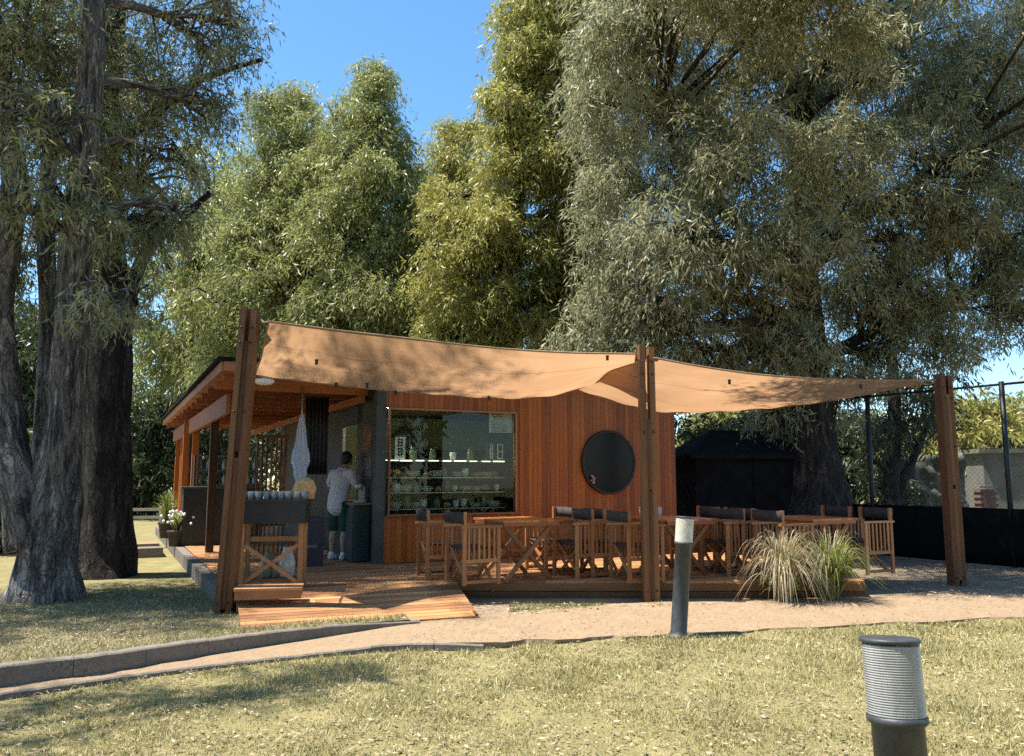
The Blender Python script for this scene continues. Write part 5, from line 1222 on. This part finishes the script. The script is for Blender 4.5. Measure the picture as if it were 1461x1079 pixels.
YS = 17
T('leafy_shrub', tuple(G(-40, 760, .05)), [stem([(-40, 790, 8), (-38, 740, 6), (-30, 680, 3)], YS)],
  [lob(-60, 690, YS, 70, 60, 1.2), lob(10, 720, YS, 50, 60, 1.1), lob(-130, 720, YS, 80, 70, 1.3), lob(-20, 640, YS, 50, 40, 1.0, .7), lob(60, 740, YS + 1, 45, 40, 1.0)],
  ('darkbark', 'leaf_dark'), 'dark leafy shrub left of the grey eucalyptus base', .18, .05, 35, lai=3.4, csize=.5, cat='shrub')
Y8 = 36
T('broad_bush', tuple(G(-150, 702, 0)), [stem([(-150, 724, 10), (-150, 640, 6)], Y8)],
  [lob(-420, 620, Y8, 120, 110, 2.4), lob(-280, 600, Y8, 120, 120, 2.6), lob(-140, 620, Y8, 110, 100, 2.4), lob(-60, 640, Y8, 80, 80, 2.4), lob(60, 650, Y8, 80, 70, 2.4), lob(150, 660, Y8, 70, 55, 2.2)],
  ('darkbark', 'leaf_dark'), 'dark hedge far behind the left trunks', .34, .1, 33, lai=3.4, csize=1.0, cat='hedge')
Y9 = 40
T('broad_bush', tuple(G(1500, 700, 0)), [stem([(1500, 722, 10), (1500, 640, 6)], Y9)],
  [lob(1200, 640, Y9, 80, 60, 2.4), lob(1300, 640, Y9, 80, 60, 2.4), lob(1420, 630, Y9, 90, 65, 2.6), lob(1540, 620, Y9, 110, 80, 2.6), lob(1700, 620, Y9, 120, 80, 2.6)],
  ('darkbark', 'leaf_green'), 'distant green hedge beyond the court and outbuilding', .36, .11, 34, lai=3.4, csize=1.0, cat='hedge')

# ------------------------------------------------------------------ person
def remesh_obj(parts, name, mat, parent, vox=.008, smooth=4):
    mb = MB()
    for kind, a in parts:
        if kind == 't': mb.tube(*a[:2], n=14, cap=True); [mb.ball(p, r, 7) for p, r in zip(a[0], a[1])]
        else: mb.ball(*a)
    o = mb.build(name, mat, parent); m = o.modifiers.new('join', 'REMESH'); m.mode = 'VOXEL'; m.voxel_size = vox; m.use_smooth_shade = True
    s = o.modifiers.new('soft', 'SMOOTH'); s.iterations = smooth; s.factor = .5
    return o
pp = G(480, 799, DZ)
FX = R(-32)     # faces away from the camera, turned to the right towards the cabinet
# local: +y is the facing direction, +x the person's right
def J(x, y, z): return (x, y, z)
hip, chest, neck = (0, .0, .92), (0, .07, 1.26), (0, .12, 1.47)
body = [('t', ([(0, 0, .92), (0, .01, 1.02), (0, .04, 1.16), (0, .07, 1.30), (0, .10, 1.41)], [.145, .13, .14, .15, .10])),
        ('b', ((-.10, .08, 1.36), (.10, .085, .08), 8)), ('b', ((.10, .08, 1.36), (.10, .085, .08), 8)),
        ('t', ([(0, .11, 1.42), (0, .15, 1.53)], [.055, .052])),
        ('b', ((0, .185, 1.615), (.076, .095, .115), 12)), ('b', ((0, .235, 1.57), (.055, .055, .06), 8)),
        ('b', ((0, .288, 1.60), (.014, .02, .022), 6)), ('b', ((-.077, .18, 1.605), (.012, .022, .032), 6)), ('b', ((.077, .18, 1.605), (.012, .022, .032), 6)), ('b', ((0, .272, 1.558), (.024, .012, .008), 6)), ('b', ((-.03, .270, 1.628), (.013, .01, .009), 6)), ('b', ((.03, .270, 1.628), (.013, .01, .009), 6))]
for s_ in (-1, 1):
    k0 = .0 if s_ < 0 else .04
    body += [('t', ([(.085 * s_, .0, .90), (.095 * s_, .02 + k0, .66), (.10 * s_, .03 + k0, .48)], [.085, .072, .056])),
             ('t', ([(.10 * s_, .03 + k0, .48), (.103 * s_, .0 + k0, .34), (.105 * s_, -.005 + k0, .20), (.105 * s_, .0 + k0, .09)], [.055, .057, .042, .036])),
             ('t', ([(.105 * s_, -.02 + k0, .05), (.115 * s_, .14 + k0, .03)], [.036, .030]))]
def hand(wr, dirv, up):
    d = V(dirv).normalized(); u = V(up); sd = d.cross(u).normalized(); u = sd.cross(d); w_ = V(wr); out = []
    pc = w_ + d * .05; out.append(('t', ([w_, w_ + d * .045, w_ + d * .085], [.026, .034, .034])))
    for i, ln in enumerate((.060, .072, .068, .052)):
        b = w_ + d * .085 + sd * (-.030 + .020 * i); m = b + d * ln * .5 - u * .012; e = b + d * ln * .85 - u * .038; out.append(('t', ([b, m, e], [.0092, .0085, .0075])))
    b = w_ + d * .03 - sd * .032; out.append(('t', ([b, b + d * .03 - sd * .022 - u * .008, b + d * .058 - sd * .024 - u * .022], [.012, .010, .0085])))
    return out
# left arm bent, hand raised near the chest to the left; right arm forward over the worktop
le, lw = (-.29, .10, 1.17), (-.27, .33, 1.30)
re_, rw = (.27, .18, 1.14), (.22, .40, 1.04)
body += [('t', ([(-.185, .08, 1.375), le], [.052, .043])), ('t', ([le, lw], [.042, .028]))] + hand(lw, (.15, .85, .5), (.3, -.4, .8))
body += [('t', ([(.185, .08, 1.375), re_], [.052, .043])), ('t', ([re_, rw], [.042, .028]))] + hand(rw, (-.15, .95, -.05), (0, .05, 1))
pe = remesh_obj(body, 'person', 'skin', None, .0065, 3)
pe.location = pp; pe.rotation_euler = (0, 0, FX)
tag(pe, 'person with dark hair in white T-shirt and green shorts, back turned', 'person')
remesh_obj([('t', ([(0, .0, .86), (0, .005, .98), (0, .04, 1.14), (0, .07, 1.29), (0, .095, 1.40)], [.175, .165, .162, .168, .105])), ('b', ((-.10, .08, 1.36), (.125, .105, .092), 8)), ('b', ((.10, .08, 1.36), (.125, .105, .092), 8)),
            ('t', ([(-.185, .08, 1.375), (-.252, .093, 1.24)], [.078, .082])), ('t', ([(.185, .08, 1.375), (.242, .145, 1.22)], [.078, .082]))], 'shirt', 'shirt', pe, .010, 5)
remesh_obj([('b', ((0, .0, .90), (.175, .15, .11), 9))] + [('t', ([(.085 * s_, .0, .88), (.10 * s_, .02 + (.04 if s_ > 0 else 0), .70), (.108 * s_, .025 + (.04 if s_ > 0 else 0), .54)], [.105, .105, .108])) for s_ in (-1, 1)], 'shorts', 'shorts', pe, .010, 4)
remesh_obj([('b', ((0, .172, 1.645), (.088, .105, .10), 10)), ('b', ((0, .12, 1.59), (.078, .06, .085), 8)), ('b', ((-.06, .17, 1.60), (.03, .05, .05), 6)), ('b', ((.06, .17, 1.60), (.03, .05, .05), 6))], 'hair', 'hair', pe, .008, 2)
for s_ in (-1, 1):
    k0 = 0 if s_ < 0 else .04
    remesh_obj([('t', ([(.105 * s_, -.035 + k0, .045), (.112 * s_, .06 + k0, .045), (.118 * s_, .16 + k0, .035)], [.044, .046, .036])), ('t', ([(.105 * s_, -.01 + k0, .06), (.105 * s_, -.005 + k0, .105)], [.045, .044]))], 'shoe', 'white', pe, .008, 2)
